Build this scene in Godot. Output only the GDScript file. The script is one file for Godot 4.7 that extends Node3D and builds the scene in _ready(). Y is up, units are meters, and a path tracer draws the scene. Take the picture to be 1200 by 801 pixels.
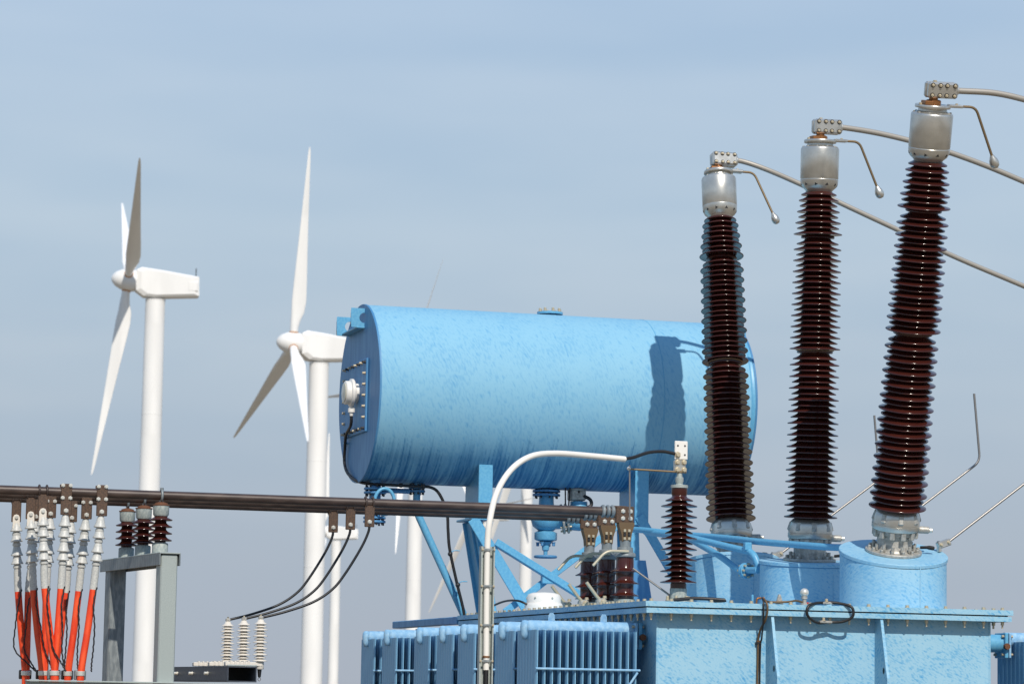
extends Node3D

# ---------------------------------------------------------------- mesh builder
class MB:
	var v := PackedVector3Array()
	var n := PackedVector3Array()
	var uv := PackedVector2Array()
	var ix := PackedInt32Array()

	func vert(p: Vector3, nn: Vector3, t := Vector2.ZERO) -> int:
		v.append(p); n.append(nn); uv.append(t)
		return v.size() - 1

	func tri(i: int, j: int, k: int) -> void:
		var c := (v[j] - v[i]).cross(v[k] - v[i])
		if c.length_squared() < 1e-18: return
		if c.dot(n[i] + n[j] + n[k]) > 0.0:
			ix.append(i); ix.append(k); ix.append(j)
		else:
			ix.append(i); ix.append(j); ix.append(k)

	func quad(i: int, j: int, k: int, l: int) -> void:
		tri(i, j, k); tri(i, k, l)

	func face(pts: Array, nn: Vector3) -> void:
		var id := []
		for p in pts: id.append(vert(p, nn))
		for k in range(1, id.size() - 1): tri(id[0], id[k], id[k + 1])

	# profile of (radius, height) turned about the local y axis of xf
	func lathe(prof: Array, seg: int, xf := Transform3D.IDENTITY, sharp := 0.75) -> MB:
		var m := prof.size()
		var sn := []
		var run := [0.0]
		for k in m - 1:
			var d: Vector2 = prof[k + 1] - prof[k]
			sn.append(Vector2(d.y, -d.x).normalized())
			run.append(run[k] + d.length())
		for k in m - 1:
			if prof[k].distance_to(prof[k + 1]) < 1e-7: continue
			var na: Vector2 = sn[k]
			var nb: Vector2 = sn[k]
			if k > 0 and sn[k - 1].dot(sn[k]) > sharp: na = (sn[k - 1] + sn[k]).normalized()
			if k < m - 2 and sn[k + 1].dot(sn[k]) > sharp: nb = (sn[k + 1] + sn[k]).normalized()
			var first := v.size()
			for s in seg + 1:
				var a := TAU * s / seg
				var c := cos(a)
				var si := sin(a)
				vert(xf * Vector3(prof[k].x * c, prof[k].y, prof[k].x * si), (xf.basis * Vector3(na.x * c, na.y, na.x * si)).normalized(), Vector2(float(s) / seg, run[k]))
				vert(xf * Vector3(prof[k + 1].x * c, prof[k + 1].y, prof[k + 1].x * si), (xf.basis * Vector3(nb.x * c, nb.y, nb.x * si)).normalized(), Vector2(float(s) / seg, run[k + 1]))
			for s in seg:
				var b := first + 2 * s
				quad(b, b + 1, b + 3, b + 2)
		return self

	func cyl(a: Vector3, b: Vector3, r: float, seg := 16, r2 := -1.0, bev := 0.0) -> MB:
		if r2 < 0.0: r2 = r
		var l := a.distance_to(b)
		var y := (b - a) / l
		var x := y.cross(Vector3.FORWARD if absf(y.z) < 0.9 else Vector3.RIGHT).normalized()
		var xf := Transform3D(Basis(x, y, x.cross(y)), a)
		if bev > 0.0: return lathe([Vector2(0, 0), Vector2(r - bev, 0), Vector2(r, bev), Vector2(r2, l - bev), Vector2(r2 - bev, l), Vector2(0, l)], seg, xf)
		return lathe([Vector2(0, 0), Vector2(r, 0), Vector2(r2, l), Vector2(0, l)], seg, xf)

	func tube(pts: Array, r, seg := 10) -> MB:
		var m := pts.size()
		var t0: Vector3 = (pts[1] - pts[0]).normalized()
		var nx := t0.cross(Vector3.UP if absf(t0.y) < 0.9 else Vector3.RIGHT).normalized()
		var first := v.size()
		var run := 0.0
		for k in m:
			var t: Vector3 = (pts[mini(k + 1, m - 1)] - pts[maxi(k - 1, 0)]).normalized()
			nx = (nx - t * nx.dot(t)).normalized()
			var ny := t.cross(nx)
			if k > 0: run += pts[k].distance_to(pts[k - 1])
			var rr: float = r[k] if r is Array else r
			for s in seg + 1:
				var a := TAU * s / seg
				var d := nx * cos(a) + ny * sin(a)
				vert(pts[k] + d * rr, d, Vector2(float(s) / seg, run))
		for k in m - 1:
			for s in seg:
				var b := first + k * (seg + 1) + s
				quad(b, b + 1, b + seg + 2, b + seg + 1)
		for e in 2:
			var k := 0 if e == 0 else m - 1
			var t: Vector3 = (pts[0] - pts[1]).normalized() if e == 0 else (pts[m - 1] - pts[m - 2]).normalized()
			var ring := []
			for s in seg: ring.append(v[first + k * (seg + 1) + s])
			face(ring, t)
		return self

	# box with chamfered edges, centred on xf
	func box(xf: Transform3D, size: Vector3, bev := 0.003) -> MB:
		var h := size * 0.5
		bev = minf(bev, minf(h.x, minf(h.y, h.z)) * 0.8)
		var g := h - Vector3.ONE * bev
		var ax := [Vector3.RIGHT, Vector3.UP, Vector3.BACK]
		for a in 3:
			var b: int = (a + 1) % 3
			var c: int = (a + 2) % 3
			for s in [-1.0, 1.0]:
				var o: Vector3 = ax[a] * h[a] * s
				var u: Vector3 = ax[b] * g[b]
				var w: Vector3 = ax[c] * g[c]
				face([xf * (o - u - w), xf * (o + u - w), xf * (o + u + w), xf * (o - u + w)], xf.basis * (ax[a] * s))
		for a in 3:
			var b: int = (a + 1) % 3
			var c: int = (a + 2) % 3
			for sb in [-1.0, 1.0]:
				for sc in [-1.0, 1.0]:
					var e: Vector3 = ax[a] * g[a]
					var p: Vector3 = ax[b] * h[b] * sb + ax[c] * g[c] * sc
					var q: Vector3 = ax[b] * g[b] * sb + ax[c] * h[c] * sc
					face([xf * (p - e), xf * (p + e), xf * (q + e), xf * (q - e)], xf.basis * ((ax[b] * sb + ax[c] * sc).normalized()))
		for sx in [-1.0, 1.0]:
			for sy in [-1.0, 1.0]:
				for sz in [-1.0, 1.0]:
					var s := Vector3(sx, sy, sz)
					face([xf * (Vector3(h.x, g.y, g.z) * s), xf * (Vector3(g.x, h.y, g.z) * s), xf * (Vector3(g.x, g.y, h.z) * s)], xf.basis * s.normalized())
		return self

	func bx(c: Vector3, size: Vector3, bev := 0.003) -> MB:
		return box(Transform3D(Basis.IDENTITY, c), size, bev)

	# bar with rectangular section w x d between two points; side = direction of w
	func bar(a: Vector3, b: Vector3, w: float, d: float, side: Vector3, bev := 0.003) -> MB:
		var y := (b - a).normalized()
		var x := (side - y * side.dot(y)).normalized()
		return box(Transform3D(Basis(x, y, x.cross(y)), (a + b) * 0.5), Vector3(w, a.distance_to(b), d), bev)

	# polygon in the local xy plane of xf pushed out along local z from 0 to depth
	func prism(poly: PackedVector2Array, depth: float, xf := Transform3D.IDENTITY, smooth := false) -> MB:
		var id := Geometry2D.triangulate_polygon(poly)
		for e in 2:
			var z := 0.0 if e == 0 else depth
			var nn := xf.basis * Vector3(0, 0, -1.0 if e == 0 else 1.0)
			for k in range(0, id.size(), 3):
				face([xf * Vector3(poly[id[k]].x, poly[id[k]].y, z), xf * Vector3(poly[id[k + 1]].x, poly[id[k + 1]].y, z), xf * Vector3(poly[id[k + 2]].x, poly[id[k + 2]].y, z)], nn.normalized())
		var cw := -1.0 if Geometry2D.is_polygon_clockwise(poly) else 1.0
		var m := poly.size()
		for k in m:
			var p := poly[k]
			var q := poly[(k + 1) % m]
			var d := (q - p).normalized()
			var na := Vector3(d.y, -d.x, 0) * cw
			var n0 := na
			var n1 := na
			if smooth:
				var dp := (p - poly[(k + m - 1) % m]).normalized()
				var dn := (poly[(k + 2) % m] - q).normalized()
				if dp.dot(d) > 0.7: n0 = (na + Vector3(dp.y, -dp.x, 0) * cw).normalized()
				if dn.dot(d) > 0.7: n1 = (na + Vector3(dn.y, -dn.x, 0) * cw).normalized()
			var a := vert(xf * Vector3(p.x, p.y, 0), xf.basis * n0)
			var b := vert(xf * Vector3(q.x, q.y, 0), xf.basis * n1)
			var c := vert(xf * Vector3(q.x, q.y, depth), xf.basis * n1)
			var e2 := vert(xf * Vector3(p.x, p.y, depth), xf.basis * n0)
			quad(a, b, c, e2)
		return self

	func sphere(c: Vector3, r: float, seg := 16) -> MB:
		var pr := []
		for k in 9: pr.append(Vector2(maxf(0.0, r * sin(PI * k / 8.0)), -r * cos(PI * k / 8.0)))
		return lathe(pr, seg, Transform3D(Basis.IDENTITY, c), 0.3)

	func mesh() -> ArrayMesh:
		var a := []
		a.resize(Mesh.ARRAY_MAX)
		a[Mesh.ARRAY_VERTEX] = v
		a[Mesh.ARRAY_NORMAL] = n
		a[Mesh.ARRAY_TEX_UV] = uv
		a[Mesh.ARRAY_INDEX] = ix
		var m := ArrayMesh.new()
		m.add_surface_from_arrays(Mesh.PRIMITIVE_TRIANGLES, a)
		return m

var M := {}
var used := {}
var shared := {}

# ---------------------------------------------------------------- scene helpers
func numbered(called: String) -> String:
	if not used.has(called):
		used[called] = 0
		return called
	used[called] += 1
	return "%s_%03d" % [called, used[called]]

func thing(called: String, label: String, category: String, at := Vector3.ZERO, group := "") -> Node3D:
	var o := Node3D.new()
	o.name = numbered(called)
	add_child(o)
	o.position = at
	o.set_meta("label", label)
	o.set_meta("category", category)
	if group: o.set_meta("group", group)
	return o

func obj(called: String, mesh, mat: Material, parent: Node, xf := Transform3D.IDENTITY) -> MeshInstance3D:
	var o := MeshInstance3D.new()
	o.name = called
	o.mesh = mesh.mesh() if mesh is MB else mesh
	o.material_override = mat
	o.transform = xf
	parent.add_child(o, true)
	return o

func dup(o: Node3D, called: String, label: String) -> Node3D:
	var c: Node3D = o.duplicate()
	c.name = numbered(called)
	add_child(c)
	c.set_meta("label", label)
	return c

func at(p: Vector3) -> Transform3D:
	return Transform3D(Basis.IDENTITY, p)

# a frame whose y axis points along dir
func along(p: Vector3, dir: Vector3) -> Transform3D:
	var y := dir.normalized()
	var x := y.cross(Vector3.BACK if absf(y.z) < 0.9 else Vector3.RIGHT).normalized()
	return Transform3D(Basis(x, y, x.cross(y)), p)

func curve(pts: Array, n := 6) -> Array:
	var out := []
	var m := pts.size()
	for k in m - 1:
		var a: Vector3 = pts[maxi(k - 1, 0)]
		var b: Vector3 = pts[k]
		var c: Vector3 = pts[k + 1]
		var d: Vector3 = pts[mini(k + 2, m - 1)]
		for s in n: out.append(b.cubic_interpolate(c, a, d, float(s) / n))
	out.append(pts[m - 1])
	return out

# polyline with rounded corners
func bent(pts: Array, r: float, n := 5) -> Array:
	var out := [pts[0]]
	for k in range(1, pts.size() - 1):
		var p: Vector3 = pts[k]
		var a: Vector3 = p + (pts[k - 1] - p).normalized() * r
		var b: Vector3 = p + (pts[k + 1] - p).normalized() * r
		for s in n + 1:
			var t := float(s) / n
			out.append(a.lerp(p, t).lerp(p.lerp(b, t), t))
	out.append(pts[pts.size() - 1])
	return out

# upright frame whose y axis leans along axis
func leaning(axis: Vector3, p: Vector3) -> Transform3D:
	var x := (Vector3.RIGHT - axis * axis.x).normalized()
	return Transform3D(Basis(x, axis, x.cross(axis)), p)

func hex_mesh(r: float, h: float) -> ArrayMesh:
	var key := "hex%.4f_%.4f" % [r, h]
	if not shared.has(key):
		shared[key] = MB.new().lathe([Vector2(0, 0), Vector2(r * 1.35, 0), Vector2(r * 1.35, h * 0.18), Vector2(r, h * 0.18), Vector2(r, h * 0.9), Vector2(r * 0.85, h), Vector2(0, h)], 6, Transform3D.IDENTITY, 0.99).mesh()
	return shared[key]

func bolt(parent: Node, p: Vector3, dir: Vector3, r := 0.008, h := 0.009, mat: Material = null) -> void:
	obj("bolt", hex_mesh(r, h), mat if mat else M.bolt, parent, along(p, dir))

# ---------------------------------------------------------------- materials
func noise_bytes(sd: int, freq: float, w: int, h: int, oct := 3) -> PackedByteArray:
	var f := FastNoiseLite.new()
	f.seed = sd
	f.noise_type = FastNoiseLite.TYPE_SIMPLEX_SMOOTH
	f.frequency = freq
	f.fractal_octaves = oct
	var im := f.get_seamless_image(w, h)
	im.convert(Image.FORMAT_L8)
	return im.get_data()

func sstep(a: float, b: float, x: float) -> float:
	var t := clampf((x - a) / (b - a), 0.0, 1.0)
	return t * t * (3.0 - 2.0 * t)

# dust-flecked blue paint; lines > 0 turns the part of the sheet between two columns into run-off lines, darkened to paint in underside shade
func paint_image(sd: int, pale: Color, deep: Color, run_shade: Color, runs := false, strength := 1.0) -> ImageTexture:
	var w := 1024
	var fl := noise_bytes(sd, 0.095, 1024, 1024, 3)
	var fine := noise_bytes(sd + 1, 0.15, 1024, 1024, 2)
	var coarse := noise_bytes(sd + 2, 0.008, 1024, 1024, 4)
	var dots := noise_bytes(sd + 3, 0.07, 1024, 1024, 1)
	var lines := noise_bytes(sd + 4, 0.12, 64, 1024, 3)
	var broad := noise_bytes(sd + 5, 0.02, 64, 1024, 3)
	var out := PackedByteArray()
	out.resize(w * w * 3)
	var k := 0
	for y in w:
		var yh := y * 1024
		for x in w:
			var u := ((x + y) if runs else (x - y + 1024)) & 1023
			var f := fl[yh + u] / 255.0
			var c := coarse[yh + x] / 255.0
			var g := fine[yh + x] / 255.0
			var d := dots[yh + ((u + 311) & 1023)] / 255.0
			var t := 0.55 * sstep(0.48, 0.82, f + 0.40 * (c - 0.5)) + 0.22 * (g - 0.5) + 0.16 * (c - 0.5)
			t = maxf(t + 0.05, 0.0) + 0.55 * sstep(0.80, 0.88, d)
			t = clampf(t * strength, 0.0, 1.2)
			var r := pale.lerp(deep, t)
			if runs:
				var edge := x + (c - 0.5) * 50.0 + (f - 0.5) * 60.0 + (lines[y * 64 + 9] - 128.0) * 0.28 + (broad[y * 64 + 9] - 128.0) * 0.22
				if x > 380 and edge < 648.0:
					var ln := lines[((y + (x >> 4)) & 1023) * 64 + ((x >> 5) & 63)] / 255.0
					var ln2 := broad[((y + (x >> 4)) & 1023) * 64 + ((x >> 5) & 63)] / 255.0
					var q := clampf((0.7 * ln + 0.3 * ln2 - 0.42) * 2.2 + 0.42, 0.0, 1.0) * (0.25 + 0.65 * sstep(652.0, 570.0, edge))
					r = r.lerp(run_shade, q)
			out[k] = int(clampf(r.r, 0, 1) * 255.0)
			out[k + 1] = int(clampf(r.g, 0, 1) * 255.0)
			out[k + 2] = int(clampf(r.b, 0, 1) * 255.0)
			k += 3
	return ImageTexture.create_from_image(Image.create_from_data(w, w, false, Image.FORMAT_RGB8, out))

# two tones mixed by stretched noise
func grain(sd: int, fx: float, sx: int, sy: int, a: Color, b: Color, lo := 0.3, hi := 0.7, size := 512) -> ImageTexture:
	var n1 := noise_bytes(sd, fx, size / sx, size / sy, 4)
	var n2 := noise_bytes(sd + 7, 0.2, size, size, 2)
	var ws := size / sx
	var out := PackedByteArray()
	out.resize(size * size * 3)
	var k := 0
	for y in size:
		for x in size:
			var t := sstep(lo, hi, 0.8 * n1[(y / sy) * ws + x / sx] / 255.0 + 0.2 * n2[y * size + x] / 255.0)
			out[k] = int(lerpf(a.r, b.r, t) * 255.0)
			out[k + 1] = int(lerpf(a.g, b.g, t) * 255.0)
			out[k + 2] = int(lerpf(a.b, b.b, t) * 255.0)
			k += 3
	return ImageTexture.create_from_image(Image.create_from_data(size, size, false, Image.FORMAT_RGB8, out))

func mat(c: Color, rough := 0.5, metal := 0.0, tex: Texture2D = null, tile := 1.0) -> StandardMaterial3D:
	var m := StandardMaterial3D.new()
	m.albedo_color = c
	m.roughness = rough
	m.metallic = metal
	if tex:
		m.albedo_texture = tex
		m.uv1_triplanar = true
		m.uv1_world_triplanar = true
		m.uv1_scale = Vector3.ONE / tile
	return m

func make_materials() -> void:
	var paint := paint_image(11, Color8(147, 190, 212), Color8(80, 153, 199), Color8(40, 108, 168))
	M.blue = mat(Color.WHITE, 0.55, 0.0, paint, 2.0)
	M.blue_shell = mat(Color.WHITE, 0.62)
	M.blue_shell.metallic_specular = 0.3
	M.blue_shell.albedo_texture = paint_image(31, Color8(132, 182, 207), Color8(88, 152, 196), Color8(42, 104, 158), true, 0.6)  # dark run colour also paints in the shade of the shell underside
	M.blue_pipe = mat(Color.WHITE, 0.4, 0.0, grain(5, 0.05, 1, 1, Color8(88, 158, 197), Color8(102, 169, 203)), 0.6)
	M.blue_end = mat(Color.WHITE, 0.5, 0.0, grain(61, 0.03, 1, 8, Color8(64, 124, 172), Color8(86, 142, 184), 0.25, 0.75), 0.9)
	M.fin = mat(Color.WHITE, 0.5, 0.0, grain(71, 0.07, 1, 1, Color8(114, 166, 200), Color8(126, 175, 206), 0.2, 0.8), 0.5)
	M.header = mat(Color.WHITE, 0.75, 0.0, grain(81, 0.03, 1, 1, Color8(120, 168, 204), Color8(152, 190, 216)), 0.5)
	M.porcelain = mat(Color.WHITE, 0.16, 0.0, grain(91, 0.01, 1, 1, Color8(54, 24, 20), Color8(68, 31, 25), 0.2, 0.8, 256), 0.9)
	M.porcelain_red = mat(Color8(66, 30, 24), 0.16)
	M.glaze_line = mat(Color8(170, 140, 110), 0.6)
	M.alu = mat(Color.WHITE, 0.32, 0.75, grain(101, 0.02, 1, 1, Color8(184, 182, 175), Color8(206, 204, 197), 0.2, 0.8, 256), 0.5)
	M.alu_dull = mat(Color.WHITE, 0.5, 0.35, grain(103, 0.05, 1, 1, Color8(150, 149, 143), Color8(190, 188, 181), 0.2, 0.8, 256), 0.3)
	M.bolt = mat(Color8(196, 184, 158), 0.35, 0.4)
	M.bolt_bright = mat(Color8(220, 218, 208), 0.3, 0.5)
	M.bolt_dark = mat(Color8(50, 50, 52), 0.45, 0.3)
	M.copper = mat(Color8(150, 104, 66), 0.45, 0.7)
	M.brass = mat(Color8(142, 122, 94), 0.45, 0.6)
	M.rod = mat(Color8(140, 138, 136), 0.38, 0.6)
	M.wire = mat(Color8(164, 159, 150), 0.45, 0.35)
	M.galv = mat(Color.WHITE, 0.5, 0.25, grain(111, 0.09, 1, 1, Color8(150, 160, 158), Color8(178, 186, 182), 0.25, 0.75), 0.25)
	M.galv_dark = mat(Color.WHITE, 0.5, 0.2, grain(113, 0.03, 1, 4, Color8(112, 120, 124), Color8(144, 151, 152), 0.25, 0.75), 0.4)
	M.dark_steel = mat(Color.WHITE, 0.5, 0.1, grain(115, 0.03, 1, 1, Color8(58, 64, 74), Color8(72, 78, 88)), 0.4)
	M.bus = mat(Color.WHITE, 0.42, 0.1, grain(121, 0.03, 4, 1, Color8(60, 49, 45), Color8(80, 67, 61), 0.2, 0.8), 0.5)
	M.lug = mat(Color.WHITE, 0.5, 0.2, grain(123, 0.06, 1, 1, Color8(72, 57, 48), Color8(100, 77, 60), 0.2, 0.8, 256), 0.2)
	M.tan = mat(Color8(108, 88, 64), 0.5, 0.4)
	M.black = mat(Color8(28, 28, 30), 0.45)
	M.rubber = mat(Color8(20, 20, 22), 0.7)
	M.white = mat(Color8(226, 224, 218), 0.35)
	M.white_pipe = mat(Color8(230, 227, 220), 0.4)
	M.silicone = mat(Color.WHITE, 0.45, 0.0, grain(131, 0.06, 1, 1, Color8(176, 178, 176), Color8(206, 206, 200), 0.2, 0.8, 256), 0.2)
	M.cream = mat(Color8(216, 210, 199), 0.45)
	M.orange = mat(Color.WHITE, 0.4, 0.0, grain(133, 0.04, 1, 8, Color8(216, 58, 26), Color8(242, 92, 46), 0.2, 0.8, 256), 0.3)
	M.concrete = mat(Color.WHITE, 0.7, 0.0, grain(135, 0.05, 1, 2, Color8(136, 148, 148), Color8(176, 182, 176), 0.2, 0.8, 256), 0.2)
	M.rust = mat(Color.WHITE, 0.8, 0.1, grain(137, 0.08, 1, 1, Color8(84, 60, 46), Color8(132, 80, 50), 0.2, 0.8, 256), 0.1)
	M.turbine = mat(Color.WHITE, 0.4, 0.0, grain(141, 0.01, 1, 4, Color8(224, 224, 222), Color8(235, 235, 233), 0.2, 0.8, 256), 12.0)
	M.horn = mat(Color8(178, 170, 148), 0.4, 0.2)
	M.ring = mat(Color8(190, 136, 88), 0.6)
	M.red = mat(Color8(190, 40, 34), 0.5)
	M.glass = mat(Color8(196, 190, 170), 0.15)
	M.ground = mat(Color.WHITE, 0.95, 0.0, grain(151, 0.03, 1, 1, Color8(122, 109, 90), Color8(146, 132, 110), 0.2, 0.8), 3.0)

# ---------------------------------------------------------------- sky
func make_sky() -> PanoramaSkyMaterial:
	var w := 2048
	var h := 1024
	var im := Image.create_empty(w, h, false, Image.FORMAT_RGBF)
	var f := FastNoiseLite.new()
	f.seed = 5
	f.frequency = 1.0
	f.fractal_octaves = 4
	# elevation in degrees -> linear colour
	var stops := [[-90.0, Color(0.30, 0.27, 0.22)], [-12.0, Color(0.34, 0.33, 0.32)], [-2.0, Color(0.40, 0.43, 0.50)], [0.0, Color(0.405, 0.450, 0.522)], [2.5, Color(0.405, 0.472, 0.556)], [6.0, Color(0.438, 0.540, 0.645)],
		[9.0, Color(0.452, 0.575, 0.700)], [13.5, Color(0.415, 0.555, 0.730)], [25.0, Color(0.31, 0.47, 0.70)], [50.0, Color(0.19, 0.34, 0.60)], [90.0, Color(0.13, 0.26, 0.52)]]
	for y in h:
		var e := 90.0 - (y + 0.5) / h * 180.0
		var k := 0
		while k < stops.size() - 2 and e > stops[k + 1][0]: k += 1
		var t := clampf((e - stops[k][0]) / (stops[k + 1][0] - stops[k][0]), 0.0, 1.0)
		var base: Color = stops[k][1].lerp(stops[k + 1][1], t)
		var ce := cos(deg_to_rad(e))
		var se := sin(deg_to_rad(e))
		for x in w:
			var c := base
			if e > 0.0:
				var a := TAU * x / w
				var s := f.get_noise_3d(cos(a) * ce * 3.0, se * 26.0, sin(a) * ce * 3.0)
				var s2 := f.get_noise_3d(cos(a) * ce * 9.0 + 40.0, se * 60.0, sin(a) * ce * 9.0)
				var cl := clampf(0.5 * s + 0.3 * s2 + 0.1, -0.2, 0.6) * sstep(0.0, 6.0, e)
				c = Color(base.r * (1.0 + 0.22 * cl), base.g * (1.0 + 0.13 * cl), base.b * (1.0 + 0.06 * cl))
			im.set_pixel(x, y, c)
	var m := PanoramaSkyMaterial.new()
	m.panorama = ImageTexture.create_from_image(im)
	return m

# ---------------------------------------------------------------- porcelain outlines
# one glazed section between y0 and y1; r_core and overhang may taper
func shed_profile(y0: float, y1: float, c0: float, c1: float, over: float, over_small: float, pairs: int, top_taper := 0) -> Array:
	var out := [Vector2(0.0, y0), Vector2(c0, y0)]
	var pitch := (y1 - y0 - 0.006) / pairs
	for k in pairs * 2:
		var big := k % 2 == 0
		var y := y0 + 0.006 + pitch * 0.5 * k + (0.0 if big else pitch * 0.02)
		var c := lerpf(c0, c1, (y - y0) / (y1 - y0))
		var o := over if big else over_small
		if top_taper > 0:
			var left := pairs - 1 - k / 2
			if left < top_taper: o *= 0.70 + 0.30 * left / top_taper
		var s := minf(pitch * 0.5, 0.034)
		out.append(Vector2(c, y))
		out.append(Vector2(c + o * 0.50, y + s * 0.01))
		out.append(Vector2(c + o * 0.90, y - s * 0.10))
		out.append(Vector2(c + o * 0.97, y - s * 0.10))
		out.append(Vector2(c + o, y - s * 0.02))
		out.append(Vector2(c + o * 0.985, y + s * 0.07))
		out.append(Vector2(c + o * 0.93, y + s * 0.14))
		out.append(Vector2(c + o * 0.45, y + s * 0.40))
		out.append(Vector2(c + o * 0.12, y + s * 0.64))
		out.append(Vector2(c, y + s * 0.88))
	out.append(Vector2(c1, y1))
	out.append(Vector2(0.0, y1))
	return out

# ---------------------------------------------------------------- things
func make_ground() -> void:
	var m := MB.new()
	var N := 24
	for i in N + 1:
		for j in N + 1:
			var x := signf(i - N * 0.5) * pow(absf(i - N * 0.5) / (N * 0.5), 3.0) * 6000.0
			var z := signf(j - N * 0.5) * pow(absf(j - N * 0.5) / (N * 0.5), 3.0) * 6000.0
			m.vert(Vector3(x, 0, z), Vector3.UP)
	for i in N:
		for j in N: m.quad(i * (N + 1) + j, (i + 1) * (N + 1) + j, (i + 1) * (N + 1) + j + 1, i * (N + 1) + j + 1)
	var g := obj("ground", m, M.ground, self)
	g.set_meta("kind", "structure")
	g.set_meta("label", "dry beige gravel ground reaching to the horizon")
	var pl := obj("plinth", MB.new().bx(Vector3(0.95, 0.15, -2.65), Vector3(2.6, 0.30, 6.2), 0.02), M.concrete, self)
	pl.set_meta("kind", "structure")
	pl.set_meta("label", "concrete plinth under the blue transformer tank")

var OUT := PackedVector2Array([Vector2(0, 0), Vector2(1.885, 0), Vector2(1.885, 5.4), Vector2(0.66, 5.4), Vector2(0, 3.4)])   # lid outline, x and -z

func inset(poly: PackedVector2Array, d: float) -> PackedVector2Array:
	return Geometry2D.offset_polygon(poly, -d, Geometry2D.JOIN_MITER)[0]

func make_tank() -> void:
	var t := thing("transformer_tank", "light blue steel transformer tank with bolted lid and gusset ribs", "transformer", Vector3(0, 0.3, 0))
	var up := Transform3D(Basis(Vector3.RIGHT, Vector3(0, 0, -1), Vector3.UP), Vector3.ZERO)   # xy of the outline lies flat, depth goes up
	var lift := func(y: float) -> Transform3D: return Transform3D(up.basis, Vector3(0, y - 0.3, 0))
	obj("lid", MB.new().prism(OUT, 0.0245, lift.call(2.9755)), M.blue, t)
	obj("gasket", MB.new().prism(inset(OUT, 0.02), 0.0065, lift.call(2.969)), M.rubber, t)
	obj("flange", MB.new().prism(inset(OUT, 0.006), 0.024, lift.call(2.945)), M.blue, t)
	obj("wall", MB.new().prism(inset(OUT, 0.083), 2.644, lift.call(0.301)), M.blue, t)
	# corner bead on the front edge of the wall
	obj("weld_bead", MB.new().cyl(Vector3(0.087, 0.02, -0.085), Vector3(0.087, 2.64, -0.085), 0.006, 8), M.blue, t)
	obj("weld_bead", MB.new().cyl(Vector3(1.798, 0.02, -0.085), Vector3(1.798, 2.64, -0.085), 0.006, 8), M.blue, t)
	# gusset ribs on the end wall: plates standing out from the wall, with a round hole
	for x in [0.640, 1.200]:
		var bridge := PackedVector2Array()
		# cut the plate through the hole into one outline
		bridge.append_array(PackedVector2Array([Vector2(0, 2.643), Vector2(0.070, 2.643), Vector2(0.141, 2.395)]))
		for k in 15: bridge.append(Vector2(0.112, 2.395) + Vector2(cos(-TAU * k / 14), sin(-TAU * k / 14) * 1.4) * 0.011 + Vector2(0, 0.00002 * k))
		bridge.append_array(PackedVector2Array([Vector2(0.1412, 2.3948), Vector2(0.155, 2.36), Vector2(0.155, 0.1), Vector2(0, 0.1)]))
		var xf := Transform3D(Basis(Vector3(0, 0, 1), Vector3.UP, Vector3(-1, 0, 0)), Vector3(x + 0.007, 0, -0.084))
		obj("rib", MB.new().prism(bridge, 0.014, xf), M.blue, t)
	# lid bolts: head above, nut and thread end below
	var bm := MB.new()
	bm.lathe([Vector2(0, -0.088), Vector2(0.005, -0.088), Vector2(0.005, -0.072), Vector2(0.009, -0.072), Vector2(0.009, -0.058), Vector2(0.0125, -0.058), Vector2(0.0125, -0.0545), Vector2(0.005, -0.0545), Vector2(0.005, 0), Vector2(0.0125, 0), Vector2(0.0125, 0.003), Vector2(0.009, 0.003), Vector2(0.009, 0.013), Vector2(0, 0.013)], 6, Transform3D.IDENTITY, 0.99)
	var bmesh := bm.mesh()
	var spots := []
	for k in 19: spots.append(Vector3(0.04 + k * 0.1003, 2.7005, -0.04))
	for k in 34: spots.append(Vector3(0.04, 2.7005, -0.14 - k * 0.0965))
	for k in 4: spots.append(Vector3(1.845, 2.7005, -0.14 - k * 0.1))
	for p in spots: obj("bolt", bmesh, M.bolt, t, Transform3D(Basis(Vector3.UP, p.x * 7.0 + p.z * 5.0), p))
	# flexible bonding strap looped over the lid joint
	var cx := 0.91
	var loop := curve([Vector3(cx + 0.03, 2.712, -0.03), Vector3(cx - 0.035, 2.712, -0.012), Vector3(cx - 0.10, 2.695, 0.02), Vector3(cx - 0.105, 2.65, 0.02), Vector3(cx - 0.05, 2.618, 0.0), Vector3(cx + 0.02, 2.622, -0.02), Vector3(cx + 0.08, 2.625, 0.0), Vector3(cx + 0.125, 2.65, 0.02), Vector3(cx + 0.12, 2.695, 0.02), Vector3(cx + 0.07, 2.712, -0.01), Vector3(cx + 0.02, 2.717, -0.03)], 6)
	obj("bonding_strap", MB.new().tube(loop, 0.0070, 8), M.black, t)
	for q in [[0.02, 2.712, -0.025], [0.0, 2.622, -0.012]]:
		obj("strap_lug", MB.new().box(Transform3D(Basis(Vector3.UP, 0.2), Vector3(cx + q[0], q[1], q[2])), Vector3(0.07, 0.012, 0.018), 0.003), M.alu_dull, t)
		bolt(t, Vector3(cx + q[0] - 0.012, q[1] + 0.005, q[2] + 0.004), Vector3.UP, 0.008, 0.016)
	obj("weld_boss", MB.new().bx(Vector3(cx + 0.02, 2.703, -0.03), Vector3(0.03, 0.012, 0.02), 0.002), M.blue, t)
	# thermometer pocket with a bright dome
	var th := obj("thermometer_pocket", MB.new().lathe([Vector2(0, 0), Vector2(0.02, 0), Vector2(0.02, 0.012), Vector2(0.010, 0.014), Vector2(0.010, 0.03), Vector2(0.015, 0.032), Vector2(0.015, 0.045), Vector2(0, 0.045)], 12, at(Vector3(0.836, 2.70, -0.10))), M.alu_dull, t)
	obj("dome", MB.new().sphere(Vector3(0.836, 2.762, -0.10), 0.0215, 18), M.bolt_bright, th)
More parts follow.
